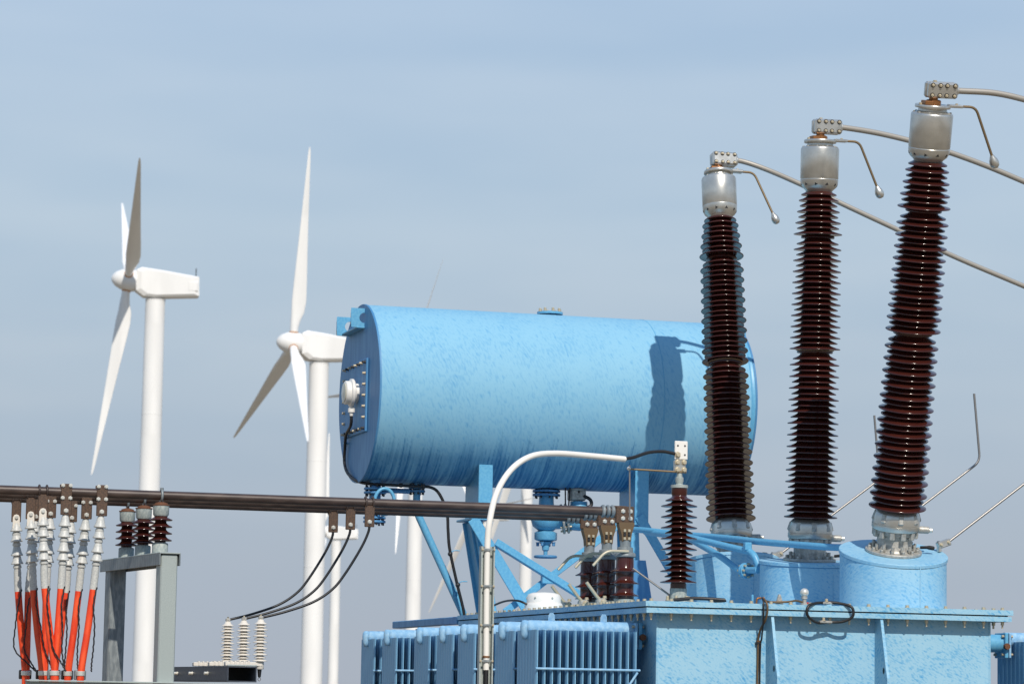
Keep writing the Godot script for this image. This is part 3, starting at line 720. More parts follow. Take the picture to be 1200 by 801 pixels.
func make_pipes() -> void:
	# main oil pipe with gate valve and relay, hanging under the conservator
	var t := thing("oil_valve", "blue gate valve and gas relay hanging under the oil conservator", "valve", Vector3(0.946, 3.86, -4.80))
	obj("pipe", MB.new().cyl(Vector3(0, -0.02, 0), Vector3(0, 0.02, 0), 0.048, 24), M.blue_pipe, t)
	flange_pair(t, Vector3(0, -0.035, 0), Vector3.UP, 0.088, 0.012, M.blue_end, M.bolt_dark)
	obj("valve_neck", MB.new().lathe([Vector2(0, -0.13), Vector2(0.050, -0.13), Vector2(0.046, -0.055), Vector2(0, -0.055)], 24), M.blue_pipe, t)
	obj("valve_body", MB.new().lathe([Vector2(0, -0.275), Vector2(0.050, -0.272), Vector2(0.085, -0.245), Vector2(0.098, -0.20), Vector2(0.092, -0.155), Vector2(0.060, -0.13), Vector2(0, -0.128)], 28, Transform3D.IDENTITY, 0.4), M.blue_pipe, t)
	obj("bonnet", MB.new().lathe([Vector2(0, -0.345), Vector2(0.03, -0.345), Vector2(0.072, -0.332), Vector2(0.075, -0.325), Vector2(0.075, -0.285), Vector2(0.05, -0.274), Vector2(0, -0.274)], 6, Transform3D.IDENTITY, 0.9), M.blue_pipe, t)
	obj("yoke", MB.new().lathe([Vector2(0, -0.44), Vector2(0.012, -0.44), Vector2(0.014, -0.40), Vector2(0.022, -0.395), Vector2(0.026, -0.36), Vector2(0.048, -0.345), Vector2(0, -0.345)], 16), M.blue_pipe, t)
	for k in 4: bolt(t, Vector3(cos(TAU * k / 4 + 0.7) * 0.055, -0.345, sin(TAU * k / 4 + 0.7) * 0.055), Vector3.DOWN, 0.010, 0.025, M.blue_end)
	var wheel := MB.new()
	var pts := []
	for k in 33: pts.append(Vector3(cos(TAU * k / 32) * 0.066, -0.437, sin(TAU * k / 32) * 0.066))
	wheel.tube(pts, 0.009, 8)
	wheel.cyl(Vector3(-0.066, -0.437, 0), Vector3(0.066, -0.437, 0), 0.007, 8)
	wheel.cyl(Vector3(0, -0.437, -0.066), Vector3(0, -0.437, 0.066), 0.007, 8)
	obj("hand_wheel", wheel, M.blue_end, t)
	obj("elbow", MB.new().tube(curve([Vector3(0.02, -0.20, 0.0), Vector3(0.09, -0.20, 0.02), Vector3(0.15, -0.18, 0.04)], 6), 0.060, 20), M.blue_pipe, t)
	flange_pair(t, Vector3(0.115, -0.195, 0.03), Vector3(1, 0.15, 0.25), 0.095, 0.014, M.alu_dull, M.bolt)
	obj("relay_body", MB.new().lathe([Vector2(0, -0.27), Vector2(0.05, -0.265), Vector2(0.075, -0.24), Vector2(0.08, -0.15), Vector2(0.07, -0.12), Vector2(0.055, -0.105), Vector2(0.055, -0.085), Vector2(0, -0.08)], 24, at(Vector3(0.20, 0, 0.05)), 0.5), M.blue_pipe, t)
	obj("relay_head", MB.new().bx(Vector3(0.185, -0.045, 0.05), Vector3(0.10, 0.07, 0.09), 0.008), M.alu_dull, t)
	flange_pair(t, Vector3(0.185, 0.0, 0.05), Vector3.UP, 0.062, 0.010, M.alu_dull, M.bolt_dark)
	obj("pipe", MB.new().cyl(Vector3(0.185, 0.0, 0.05), Vector3(0.185, 0.08, 0.05), 0.03, 20), M.blue_pipe, t)
	flange_pair(t, Vector3(0.255, -0.20, 0.06), Vector3(1, 0.15, 0.25), 0.092, 0.013, M.blue_pipe, M.bolt_bright)
	obj("pipe", MB.new().cyl(Vector3(0.25, -0.20, 0.06), Vector3(0.40, -0.185, 0.12), 0.05, 20), M.blue_pipe, t)
	obj("sight_loop", MB.new().tube(curve([Vector3(0.10, -0.12, 0.09), Vector3(0.095, 0.02, 0.10), Vector3(0.11, 0.06, 0.10), Vector3(0.125, 0.02, 0.10), Vector3(0.12, -0.12, 0.09)], 6), 0.005, 8), M.bolt_dark, t)
	obj("test_cock", MB.new().tube(bent([Vector3(0.22, -0.05, 0.09), Vector3(0.26, -0.07, 0.11), Vector3(0.27, -0.11, 0.11), Vector3(0.20, -0.14, 0.11)], 0.02), 0.011, 8), M.bolt_dark, t)
	# drain line
	var dr := thing("drain_pipe", "thin blue drain pipe with a flange slanting down from the oil conservator", "pipe", Vector3(0.085, 3.86, -4.75))
	obj("pipe", MB.new().tube(bent([Vector3(0, 0.05, 0), Vector3(0, -0.18, 0), Vector3(0.335, -0.86, 0.02)], 0.05), 0.0235, 14), M.blue_pipe, dr)
	flange_pair(dr, Vector3(0, -0.045, 0), Vector3.UP, 0.052, 0.011, M.blue_end, M.bolt_dark)
	# filler valve under the gauge end
	var fv := thing("sampling_valve", "small blue sampling valve with round wheel below the gauge end of the conservator", "valve", Vector3(-0.19, 3.85, -4.72))
	obj("pipe", MB.new().cyl(Vector3(0, 0.04, 0), Vector3(0, -0.26, 0), 0.036, 18), M.blue_end, fv)
	flange_pair(fv, Vector3(0, -0.055, 0), Vector3.UP, 0.070, 0.012, M.blue_end, M.bolt_dark)
	flange_pair(fv, Vector3(0, -0.235, 0), Vector3.UP, 0.070, 0.012, M.blue_end, M.bolt_dark)
	obj("side_pipe", MB.new().cyl(Vector3(0.03, -0.05, 0.0), Vector3(0.22, -0.05, 0.0), 0.016, 12), M.blue_end, fv)
	var ring := []
	for k in 33: ring.append(Vector3(0.04 + cos(TAU * k / 32) * 0.062, -0.125 + sin(TAU * k / 32) * 0.080, 0.09))
	obj("hand_wheel", MB.new().tube(ring, 0.011, 10), M.blue_pipe, fv)
	obj("stem", MB.new().cyl(Vector3(0.05, -0.14, 0.0), Vector3(0.05, -0.14, 0.10), 0.016, 10), M.blue_pipe, fv)
	obj("spoke", MB.new().cyl(Vector3(-0.02, -0.14, 0.09), Vector3(0.12, -0.14, 0.09), 0.008, 8), M.blue_pipe, fv)
	# bleeding lines from the turrets
	var a := thing("air_line", "long blue pipe running past two turrets into the front turret", "pipe", Vector3(1.172, 3.53, -3.7))
	obj("pipe", MB.new().tube(curve([Vector3(-0.03, 0.02, -0.1), Vector3(0, 0.012, 0.1), Vector3(0.085, -0.035, 0.6), Vector3(0.14, -0.082, 1.2), Vector3(0.16, -0.125, 1.7), Vector3(0.195, -0.170, 2.3), Vector3(0.26, -0.192, 2.62), Vector3(0.345, -0.185, 2.80), Vector3(0.345, -0.21, 2.87), Vector3(0.345, -0.26, 2.90)], 6), 0.0185, 14), M.blue_pipe, a)
	obj("pipe", MB.new().tube(bent([Vector3(0.066, -0.07, 0.80), Vector3(0.070, -0.20, 1.35), Vector3(0.105, -0.275, 1.50), Vector3(0.11, -0.284, 1.80)], 0.09), 0.0185, 14), M.blue_pipe, a)
	flange_pair(a, Vector3(0.108, -0.281, 1.62), Vector3(0.25, 0, 1), 0.044, 0.008, M.blue_pipe, M.bolt)
	var b := thing("bleed_pipe", "shorter blue pipe branching with an elbow into the middle turret", "pipe", Vector3(1.18, 3.48, -3.3))
	obj("pipe", MB.new().tube(bent([Vector3(0.03, 0.05, -0.3), Vector3(-0.02, -0.035, 0.7), Vector3(0.112, -0.135, 1.30), Vector3(0.14, -0.235, 1.33)], 0.05), 0.0185, 14), M.blue_pipe, b)
	obj("elbow_flange", MB.new().cyl(Vector3(0.132, -0.205, 1.325), Vector3(0.142, -0.24, 1.33), 0.026, 16), M.blue_pipe, b)
	obj("valve_cap", MB.new().bx(Vector3(0.095, -0.10, 1.25), Vector3(0.04, 0.045, 0.04), 0.005), M.blue_pipe, b)

var fin_mesh: ArrayMesh

func make_radiator(z: float, label: String, side := -1.0, fins := 14, xin := 0.09, xlen := 0.59) -> void:
	var t := thing("radiator", label, "radiator", Vector3(xin, 0, z), "cooling radiators along the tank")
	var yh := 2.868
	var g := func(x: float) -> float: return x * side
	# header pipe with domed end
	obj("header", MB.new().lathe([Vector2(0, 0.05), Vector2(0.036, 0.05), Vector2(0.036, xlen - 0.02), Vector2(0.033, xlen - 0.008), Vector2(0.022, xlen), Vector2(0, xlen + 0.003)], 24, Transform3D(Basis(Vector3(0, 0, 1), Vector3(side, 0, 0), Vector3(0, side, 0)), Vector3(0, yh, 0)), 0.6), M.header, t)
	obj("end_cap", MB.new().lathe([Vector2(0, -0.058), Vector2(0.012, -0.054), Vector2(0.019, -0.035), Vector2(0.022, 0.0), Vector2(0.020, 0.022), Vector2(0.012, 0.033), Vector2(0, 0.035)], 20, at(Vector3(g.call(xlen + 0.004), yh + 0.001, 0)), 0.4), M.header, t)
	obj("header", MB.new().cyl(Vector3(g.call(0.05), 0.85, 0), Vector3(g.call(xlen), 0.85, 0), 0.036, 20), M.header, t)
	var fl := obj("flange", MB.new().bx(Vector3(g.call(0.055), yh - 0.03, 0), Vector3(0.012, 0.125, 0.125), 0.003), M.header, t)
	obj("valve_plate", MB.new().bx(Vector3(g.call(0.036), yh - 0.03, 0), Vector3(0.018, 0.125, 0.125), 0.003), M.blue_pipe, t)
	obj("stub", MB.new().cyl(Vector3(-0.185 if side > 0.0 else 0.0, yh - 0.02, 0), Vector3(g.call(0.05), yh - 0.02, 0), 0.045, 20), M.blue_pipe, t)
	for q in [[0.045, 0.045], [0.045, -0.045], [-0.045, 0.045], [-0.045, -0.045]]:
		obj("bolt", MB.new().cyl(Vector3(g.call(0.015), yh - 0.03 + q[0], q[1]), Vector3(g.call(0.075), yh - 0.03 + q[0], q[1]), 0.007, 6), M.bolt, fl)
	obj("lock_bolt", MB.new().cyl(Vector3(g.call(0.030), yh - 0.035, 0.062), Vector3(g.call(0.030), yh - 0.035, 0.085), 0.016, 6), M.rust, t)
	for x in ([0.20, 0.46] if z > -0.35 and side < 0.0 else []):
		var e := MB.new()
		e.prism(PackedVector2Array([Vector2(-0.016, -0.01), Vector2(0.016, -0.01), Vector2(0.014, 0.030), Vector2(0.006, 0.042), Vector2(-0.006, 0.042), Vector2(-0.014, 0.030)]), 0.012, Transform3D(Basis(Vector3(0.7, 0, 0.7), Vector3.UP, Vector3(-0.7, 0, 0.7)), Vector3(g.call(x), yh + 0.030, 0)), true)
		obj("lifting_eye", e, M.header, t)
	# plates: fluted, hanging from the header
	if fin_mesh == null:
		var p := PackedVector2Array()
		var w := 0.165
		var nf := 7
		for s in [1.0, -1.0]:
			for k in nf * 4 + 1:
				var u := float(k) / (nf * 4)
				var zz: float = lerpf(-w, w, u) * s
				var ed := 1.0 if k > 0 and k < nf * 4 else 0.45
				p.append(Vector2(zz, (0.0042 + 0.0036 * absf(sin(u * nf * PI))) * ed * s))
		var fm := MB.new()
		fm.prism(p, 2.0, Transform3D(Basis(Vector3(0, 0, 1), Vector3(1, 0, 0), Vector3(0, -1, 0)), Vector3.ZERO), true)
		fin_mesh = fm.mesh()
	var pitch := (xlen - 0.02 - 0.085) / (fins - 1)
	for k in fins:
		var px: float = g.call(xlen - 0.012 - k * pitch)
		obj("fin", fin_mesh, M.fin, t, at(Vector3(px, yh - 0.012, 0)))
	var nrm := 0.174
	for y in [2.675, 2.1, 1.5]:
		obj("spacer_rod", MB.new().cyl(Vector3(g.call(0.075), y, nrm), Vector3(g.call(xlen), y, nrm), 0.006, 8), M.header, t)
	obj("stay_rod", MB.new().cyl(Vector3(g.call(0.09), 2.665, nrm + 0.008), Vector3(g.call(0.19), 2.52, nrm + 0.008), 0.006, 8), M.header, t)

func make_lv(z: float, label: String) -> void:
	var t := thing("low_voltage_bushing", label, "bushing", Vector3(0.718, 3.0, z), "three short bushings carrying the brown busbars")
	obj("base_ring", MB.new().lathe([Vector2(0, 0.001), Vector2(0.105, 0.001), Vector2(0.105, 0.05), Vector2(0.098, 0.055), Vector2(0.060, 0.06), Vector2(0.060, 0.090), Vector2(0, 0.090)], 32), M.galv, t)
	for k in 8: bolt(t, Vector3(cos(TAU * k / 8) * 0.088, 0.053, sin(TAU * k / 8) * 0.088), Vector3.UP, 0.009, 0.022)
	obj("porcelain", MB.new().lathe([Vector2(0, 0.085), Vector2(0.052, 0.085), Vector2(0.052, 0.105), Vector2(0.055, 0.108), Vector2(0.079, 0.106), Vector2(0.080, 0.110), Vector2(0.056, 0.120), Vector2(0.050, 0.128), Vector2(0.050, 0.170), Vector2(0.054, 0.176), Vector2(0.079, 0.174), Vector2(0.080, 0.178), Vector2(0.056, 0.188), Vector2(0.050, 0.197), Vector2(0.050, 0.236), Vector2(0.054, 0.243), Vector2(0.079, 0.241), Vector2(0.080, 0.245), Vector2(0.056, 0.256), Vector2(0.050, 0.264), Vector2(0.049, 0.325), Vector2(0, 0.325)], 36, Transform3D.IDENTITY, 0.6), M.porcelain_red, t)
	obj("cap", MB.new().lathe([Vector2(0, 0.322), Vector2(0.056, 0.322), Vector2(0.060, 0.326), Vector2(0.060, 0.340), Vector2(0.056, 0.345), Vector2(0.045, 0.350), Vector2(0.044, 0.375), Vector2(0.030, 0.380), Vector2(0.030, 0.415), Vector2(0, 0.415)], 28), M.galv_dark, t)
	# palm piece widening up to the busbar plate
	obj("connector", MB.new().prism(PackedVector2Array([Vector2(-0.026, 0.41), Vector2(0.026, 0.41), Vector2(0.030, 0.45), Vector2(0.045, 0.50), Vector2(0.045, 0.515), Vector2(-0.045, 0.515), Vector2(-0.045, 0.50), Vector2(-0.030, 0.45)]), 0.05, at(Vector3(0, 0, -0.025))), M.tan, t)
	for k in 3:
		for s in [-1.0, 1.0]: obj("contact", MB.new().bx(Vector3(0.013 * s, 0.425 + 0.022 * k, 0.029), Vector3(0.014, 0.016, 0.012), 0.002), M.bolt_dark if (k + int(s)) % 2 == 0 else M.bolt, t)
	obj("plate", MB.new().bx(Vector3(-0.005, 0.558, 0.0), Vector3(0.105, 0.095, 0.016), 0.003), M.lug, t)
	for i in [-1.0, 1.0]:
		for j in [-1.0, 1.0]: bolt(t, Vector3(0.005 + i * 0.022, 0.558 + j * 0.020, 0.008), Vector3.BACK, 0.010, 0.010, M.bolt_bright)
	# arcing horns
	obj("arcing_horn", MB.new().tube(bent([Vector3(0.0, 0.352, 0.06), Vector3(-0.13, 0.352, 0.06), Vector3(-0.205, 0.268, 0.06)], 0.04), 0.0085, 10), M.horn, t)
	obj("horn_foot", MB.new().bx(Vector3(-0.155, 0.045, 0.06), Vector3(0.06, 0.09, 0.05), 0.012), M.alu_dull, t)
	bolt(t, Vector3(-0.150, 0.07, 0.085), Vector3.BACK, 0.012, 0.014)
	bolt(t, Vector3(-0.135, 0.09, 0.06), Vector3.UP, 0.011, 0.014)
	obj("arcing_horn", MB.new().tube([Vector3(-0.145, 0.06, 0.07), Vector3(-0.185, 0.10, 0.07), Vector3(-0.245, 0.175, 0.07)], 0.0095, 10), M.horn, t)

func make_neutral() -> void:
	var t := thing("neutral_bushing", "slim brown ribbed bushing with a bright terminal plate on the lid corner", "bushing", Vector3(0.265, 3.0, -0.30))
	obj("base", MB.new().lathe([Vector2(0, 0.001), Vector2(0.062, 0.001), Vector2(0.062, 0.014), Vector2(0.043, 0.016), Vector2(0.041, 0.018), Vector2(0.041, 0.072), Vector2(0, 0.072)], 32), M.concrete, t)
	for k in 6: bolt(t, Vector3(cos(TAU * k / 6) * 0.054, 0.014, sin(TAU * k / 6) * 0.054), Vector3.UP, 0.008, 0.022)
	obj("porcelain", MB.new().lathe([Vector2(0, 0.070), Vector2(0.039, 0.070), Vector2(0.039, 0.095), Vector2(0, 0.095)], 32), M.porcelain, t)
	obj("porcelain", MB.new().lathe(shed_profile(0.095, 0.520, 0.036, 0.035, 0.053, 0.032, 8), 40, Transform3D.IDENTITY, 0.55), M.porcelain, t)
	obj("porcelain", MB.new().lathe([Vector2(0, 0.520), Vector2(0.036, 0.520), Vector2(0.038, 0.530), Vector2(0.038, 0.558), Vector2(0, 0.558)], 32), M.porcelain, t)
	obj("cap", MB.new().lathe([Vector2(0, 0.556), Vector2(0.042, 0.556), Vector2(0.042, 0.570), Vector2(0.018, 0.573), Vector2(0.016, 0.576), Vector2(0.020, 0.590), Vector2(0.020, 0.606), Vector2(0.014, 0.610), Vector2(0.012, 0.640), Vector2(0, 0.640)], 28), M.galv, t)
	# split clamp and flag terminal
	obj("clamp", MB.new().bx(Vector3(0, 0.663, 0.0), Vector3(0.058, 0.064, 0.032), 0.008), M.alu, t)
	obj("terminal_plate", MB.new().bx(Vector3(0.003, 0.738, 0.010), Vector3(0.066, 0.090, 0.010), 0.003), M.white, t)
	for i in [-1.0, 1.0]:
		for j in [-1.0, 1.0]:
			bolt(t, Vector3(i * 0.017, 0.662 + j * 0.018, 0.016), Vector3.BACK, 0.011, 0.010)
			if i > 0.0 or j > 0.0: obj("hole", MB.new().cyl(Vector3(0.003 + i * 0.018, 0.738 + j * 0.022, 0.0147), Vector3(0.003 + i * 0.018, 0.738 + j * 0.022, 0.0162), 0.0048, 10), M.bolt_dark, t)
	bolt(t, Vector3(-0.016, 0.716, 0.015), Vector3.BACK, 0.012, 0.014)
	obj("spacer_arm", MB.new().cyl(Vector3(0.03, 0.632, 0.012), Vector3(-0.262, 0.638, 0.012), 0.0048, 8), M.brass, t)
	obj("arm_knob", MB.new().sphere(Vector3(-0.262, 0.640, 0.012), 0.010, 10), M.bolt_bright, t)
	obj("arcing_horn", MB.new().cyl(Vector3(-0.259, 0.655, 0.014), Vector3(-0.255, 0.392, 0.014), 0.0042, 8), M.rod, t)
	obj("stay_wire", MB.new().cyl(Vector3(-0.03, 0.03, 0.0), Vector3(-0.215, 0.165, -0.05), 0.005, 8), M.rod, t)

func make_relief() -> void:
	var t := thing("relief_vent", "low white round pressure relief cover on the tank lid", "vent cover", Vector3(0.19, 3.0, -2.3))
	obj("skirt", MB.new().lathe([Vector2(0, 0.001), Vector2(0.105, 0.001), Vector2(0.105, 0.035), Vector2(0.102, 0.042), Vector2(0.098, 0.050), Vector2(0, 0.050)], 40), M.white, t)
	obj("cover", MB.new().lathe([Vector2(0.094, 0.050), Vector2(0.092, 0.085), Vector2(0.084, 0.098), Vector2(0.06, 0.106), Vector2(0, 0.110)], 40, Transform3D.IDENTITY, 0.5), M.white, t)
	for k in 6: bolt(t, Vector3(cos(TAU * k / 6 + 0.3) * 0.0925, 0.075, sin(TAU * k / 6 + 0.3) * 0.0925), Vector3(cos(TAU * k / 6 + 0.3), 0, sin(TAU * k / 6 + 0.3)), 0.005, 0.004, M.galv)
	obj("lead", MB.new().tube(curve([Vector3(-0.10, 0.04, 0.02), Vector3(-0.14, 0.06, -0.02), Vector3(-0.16, 0.062, -0.2), Vector3(-0.165, 0.04, -0.45), Vector3(-0.15, 0.012, -0.7)], 6), 0.006, 8), M.black, t)

func make_conduit() -> void:
	var p := Vector3(-0.86, 0, 0.30)
	var t := thing("conduit_post", "galvanised steel channel post standing before the radiators", "post", p)
	var ch := PackedVector2Array([Vector2(-0.032, 0.0), Vector2(0.032, 0.0), Vector2(0.032, 0.035), Vector2(0.026, 0.035), Vector2(0.026, 0.005), Vector2(-0.026, 0.005), Vector2(-0.026, 0.035), Vector2(-0.032, 0.035)])
	obj("channel", MB.new().prism(ch, 3.215, Transform3D(Basis(Vector3.RIGHT, Vector3(0, 0, 1), Vector3(0, -1, 0)), Vector3(0, 3.215, -0.02))), M.galv, t)
	for y in [3.20, 3.035, 2.86, 2.70, 2.3, 1.6, 0.8]:
		obj("strap", MB.new().bx(Vector3(0, y, 0.018), Vector3(0.060, 0.010, 0.004), 0.001), M.galv_dark, t)
		for s in [-1.0, 1.0]: bolt(t, Vector3(0.027 * s, y, 0.018), Vector3.BACK, 0.005, 0.006)
	var c := thing("cable_conduit", "white curved cable pipe arching from the channel post to the slim bushing", "conduit", p + Vector3(0, 2.66, 0))
	var pts := [Vector3(0.004, 0.0, 0), Vector3(0.0, 0.30, 0), Vector3(0.0, 0.56, 0.0), Vector3(0.010, 0.68, 0.0), Vector3(0.052, 0.805, -0.04), Vector3(0.135, 0.915, -0.10), Vector3(0.25, 0.985, -0.18), Vector3(0.395, 1.012, -0.28), Vector3(0.60, 1.018, -0.40), Vector3(0.812, 1.017, -0.50)]
	obj("pipe", MB.new().tube(curve(pts, 8), 0.0140, 14), M.white_pipe, c)
	obj("ring", MB.new().cyl(Vector3(0.003, 0.055, 0), Vector3(0.003, 0.063, 0), 0.017, 14), M.copper, c)
	obj("cable", MB.new().tube(curve([Vector3(0.80, 1.017, -0.495), Vector3(0.86, 1.028, -0.52), Vector3(0.95, 1.058, -0.56), Vector3(1.03, 1.068, -0.58), Vector3(1.095, 1.060, -0.585)], 6), 0.0085, 10), M.black, c)
	obj("cable", MB.new().tube([Vector3(0.004, 0.01, 0), Vector3(0.006, -1.0, 0), Vector3(0.006, -2.6, 0)], 0.011, 10), M.black, c)

func u_bolts(parent: Node, x: float, y: float, z: float) -> void:
	for s in [-1.0, 1.0]:
		var pts := []
		for k in 17: pts.append(Vector3(x + s * 0.020, y + cos(TAU * k / 16) * 0.031, z + sin(TAU * k / 16) * 0.031))
		obj("u_bolt", MB.new().tube(pts, 0.0058, 8), M.bus if fmod(absf(x) * 10.0, 2.0) < 1.0 else M.galv_dark, parent)

const BUS_Z := [-2.50, -2.83, -3.16]
const BUS_Y := 3.575

func make_busbars() -> void:
	for i in 3:
		var t := thing("busbar", "brown tubular busbar, " + ["front one of three, over the orange cables", "middle one of three parallel tubes", "rear one of three, closest to the conservator"][i], "busbar", Vector3(-2.0, BUS_Y, BUS_Z[i]), "three parallel brown busbars")
		obj("tube", MB.new().tube([Vector3(-1.6, 0, 0), Vector3(0.0, 0, 0), Vector3(1.3, 0, 0), Vector3(2.655, 0, 0)], 0.0245, 18), M.bus, t)
		for s in [0.0, 0.028, 0.055]: obj("end_clamp", MB.new().cyl(Vector3(2.575 + s, 0, 0), Vector3(2.595 + s, 0, 0), 0.036, 20, -1, 0.006), M.galv_dark, t)
		obj("palm", MB.new().bx(Vector3(2.685, 0, -0.006), Vector3(0.085, 0.066, 0.012), 0.003), M.lug, t)

func make_cables() -> void:
	# foot and head of each cable: bus index, x at the lug, x at mid, x at foot, clamp style
	var list := [
		[0, -2.521, -2.493, -2.423, 1, "white and orange cable on the front busbar, rust-stained lug with ring clamps"],
		[0, -2.400, -2.408, -2.428, 0, "middle orange cable with white sheds on the front busbar, flat bolted lug"],
		[0, -2.211, -2.238, -2.289, 0, "orange cable on the front busbar hanging next to the galvanised post"],
		[1, -2.544, -2.511, -2.448, 1, "orange cable on the middle busbar with rust-spotted lug and ring clamps"],
		[1, -2.438, -2.443, -2.435, 0, "orange cable on the middle busbar half hidden between two front cables"],
		[1, -2.245, -2.269, -2.312, 0, "orange cable on the middle busbar, slanting behind the one beside the post"],
		[2, -2.582, -2.554, -2.499, 1, "outermost orange cable of all, on the rear busbar, with a looping black lead"],
		[2, -2.475, -2.498, -2.494, 0, "orange cable on the rear busbar hidden behind the ring-clamped cables"],
		[2, -2.279, -2.293, -2.341, 0, "orange cable on the rear busbar behind the flat-lugged middle cable"]]
	var rng := RandomNumberGenerator.new()
	rng.seed = 7
	for c in list:
		var z: float = BUS_Z[c[0]]
		var t := thing("power_cable", c[5], "cable", Vector3(c[1], BUS_Y, z), "nine orange cables hanging from the busbars")
		var style: int = c[4]
		# lug plate
		if style == 1:
			obj("lug", MB.new().bx(Vector3(0, -0.075, 0.020), Vector3(0.052, 0.115, 0.012), 0.003), M.lug, t)
			u_bolts(t, 0.0, 0.0, 0.0)
			obj("lug_eye", MB.new().prism(PackedVector2Array([Vector2(-0.019, -0.06), Vector2(0.019, -0.06), Vector2(0.019, 0.0), Vector2(0.012, 0.014), Vector2(0, 0.018), Vector2(-0.012, 0.014), Vector2(-0.019, 0.0)]), 0.006, at(Vector3(0, -0.108, 0.0265))), M.cream, t)
			bolt(t, Vector3(0, -0.108, 0.0325), Vector3.BACK, 0.009, 0.010, M.bolt_bright)
		else:
			obj("lug", MB.new().bx(Vector3(0, -0.040, 0.028), Vector3(0.058, 0.165, 0.010), 0.003), M.lug, t)
			obj("lug", MB.new().bx(Vector3(0, 0.0, -0.028), Vector3(0.058, 0.085, 0.010), 0.003), M.lug, t)
			for i in [-1.0, 1.0]:
				for j in [-1.0, 1.0]: bolt(t, Vector3(0.020 * i, 0.033 * j, 0.033), Vector3.BACK, 0.0085, 0.010, M.bolt_bright)
			bolt(t, Vector3(0, -0.100, 0.033), Vector3.BACK, 0.010, 0.010, M.bolt_bright)
		# line of the cable
		var pts := curve([Vector3(0, -0.095, 0.014), Vector3((c[2] - c[1]) * 0.25, -0.22, 0.012), Vector3((c[2] - c[1]) * 0.62, -0.37, 0.008), Vector3(c[2] - c[1], -0.51, 0.0), Vector3(lerpf(c[2] - c[1], c[3] - c[1], 0.45), -0.73, 0.0), Vector3(c[3] - c[1], -0.97, 0.0), Vector3(c[3] - c[1], -1.25, -0.01), Vector3(c[3] - c[1], -1.9, -0.02), Vector3(c[3] - c[1], -3.2, -0.02)], 10)
		var cut := 30
		var head := pts.slice(0, cut + 1)
		var tail := pts.slice(cut, pts.size())
		# termination sleeve with sheds and tape turns
		var rad := []
		for k in head.size():
			var u := float(k) / (head.size() - 1)
			var r := 0.0155 if u < 0.16 else 0.0175
			if u > 0.70: r = 0.0195 + 0.0016 * (k % 2)
			rad.append(r)
		obj("sleeve", MB.new().tube(head, rad, 14), M.silicone, t)
		for s in [0.24, 0.38, 0.545, 0.655]:
			var kk := int(s * (head.size() - 1))
			var p: Vector3 = head[kk]
			var d: Vector3 = (head[kk] - head[kk + 1]).normalized()
			obj("shed", MB.new().lathe([Vector2(0.016, -0.004), Vector2(0.031, -0.006), Vector2(0.0335, -0.004), Vector2(0.033, 0.0), Vector2(0.026, 0.012), Vector2(0.021, 0.034), Vector2(0.017, 0.050)], 20, along(p, d), 0.5), M.silicone, t)
			obj("shed_ring", MB.new().lathe([Vector2(0.015, -0.028), Vector2(0.022, -0.028), Vector2(0.0235, -0.024), Vector2(0.0215, -0.012), Vector2(0.016, -0.010)], 18, along(p, d), 0.5), M.silicone, t)
		obj("jacket", MB.new().tube(tail, 0.0192, 16), M.orange, t)
		# screen lead twisted beside the jacket
		var sway := rng.randf_range(-0.035, 0.05)
		if style == 1 and c[0] == 2: sway = -0.05
		var lead := []
		var pl := [tail[0] + Vector3(0.016, 0.012, 0.020), tail[4] + Vector3(sway * 0.2, 0, 0.03), tail[9] + Vector3(sway * 0.7, 0, 0.035), tail[14] + Vector3(sway, 0, 0.03), tail[18] + Vector3(sway * 0.4 + 0.03, 0.02, 0.035), tail[20] + Vector3(0.05, 0.03, 0.04)]
		lead = curve(pl, 8)
		for k in lead.size(): lead[k] += Vector3(sin(k * 2.1), 0, cos(k * 2.1)) * 0.0018
		obj("screen_lead", MB.new().tube(lead, 0.0042, 6), M.black, t)
		# cleat at the foot
		var f := Vector3(c[3] - c[1], -0.965, 0.0)
		obj("cleat", MB.new().cyl(f, f + Vector3(0.0, 0.026, 0.0), 0.0235, 20, -1, 0.003), M.bolt_bright, t)
		obj("cleat_block", MB.new().bx(f + Vector3(0.0, 0.006, -0.03), Vector3(0.062, 0.05, 0.03), 0.004), M.galv_dark if c[0] == 0 else M.black, t)

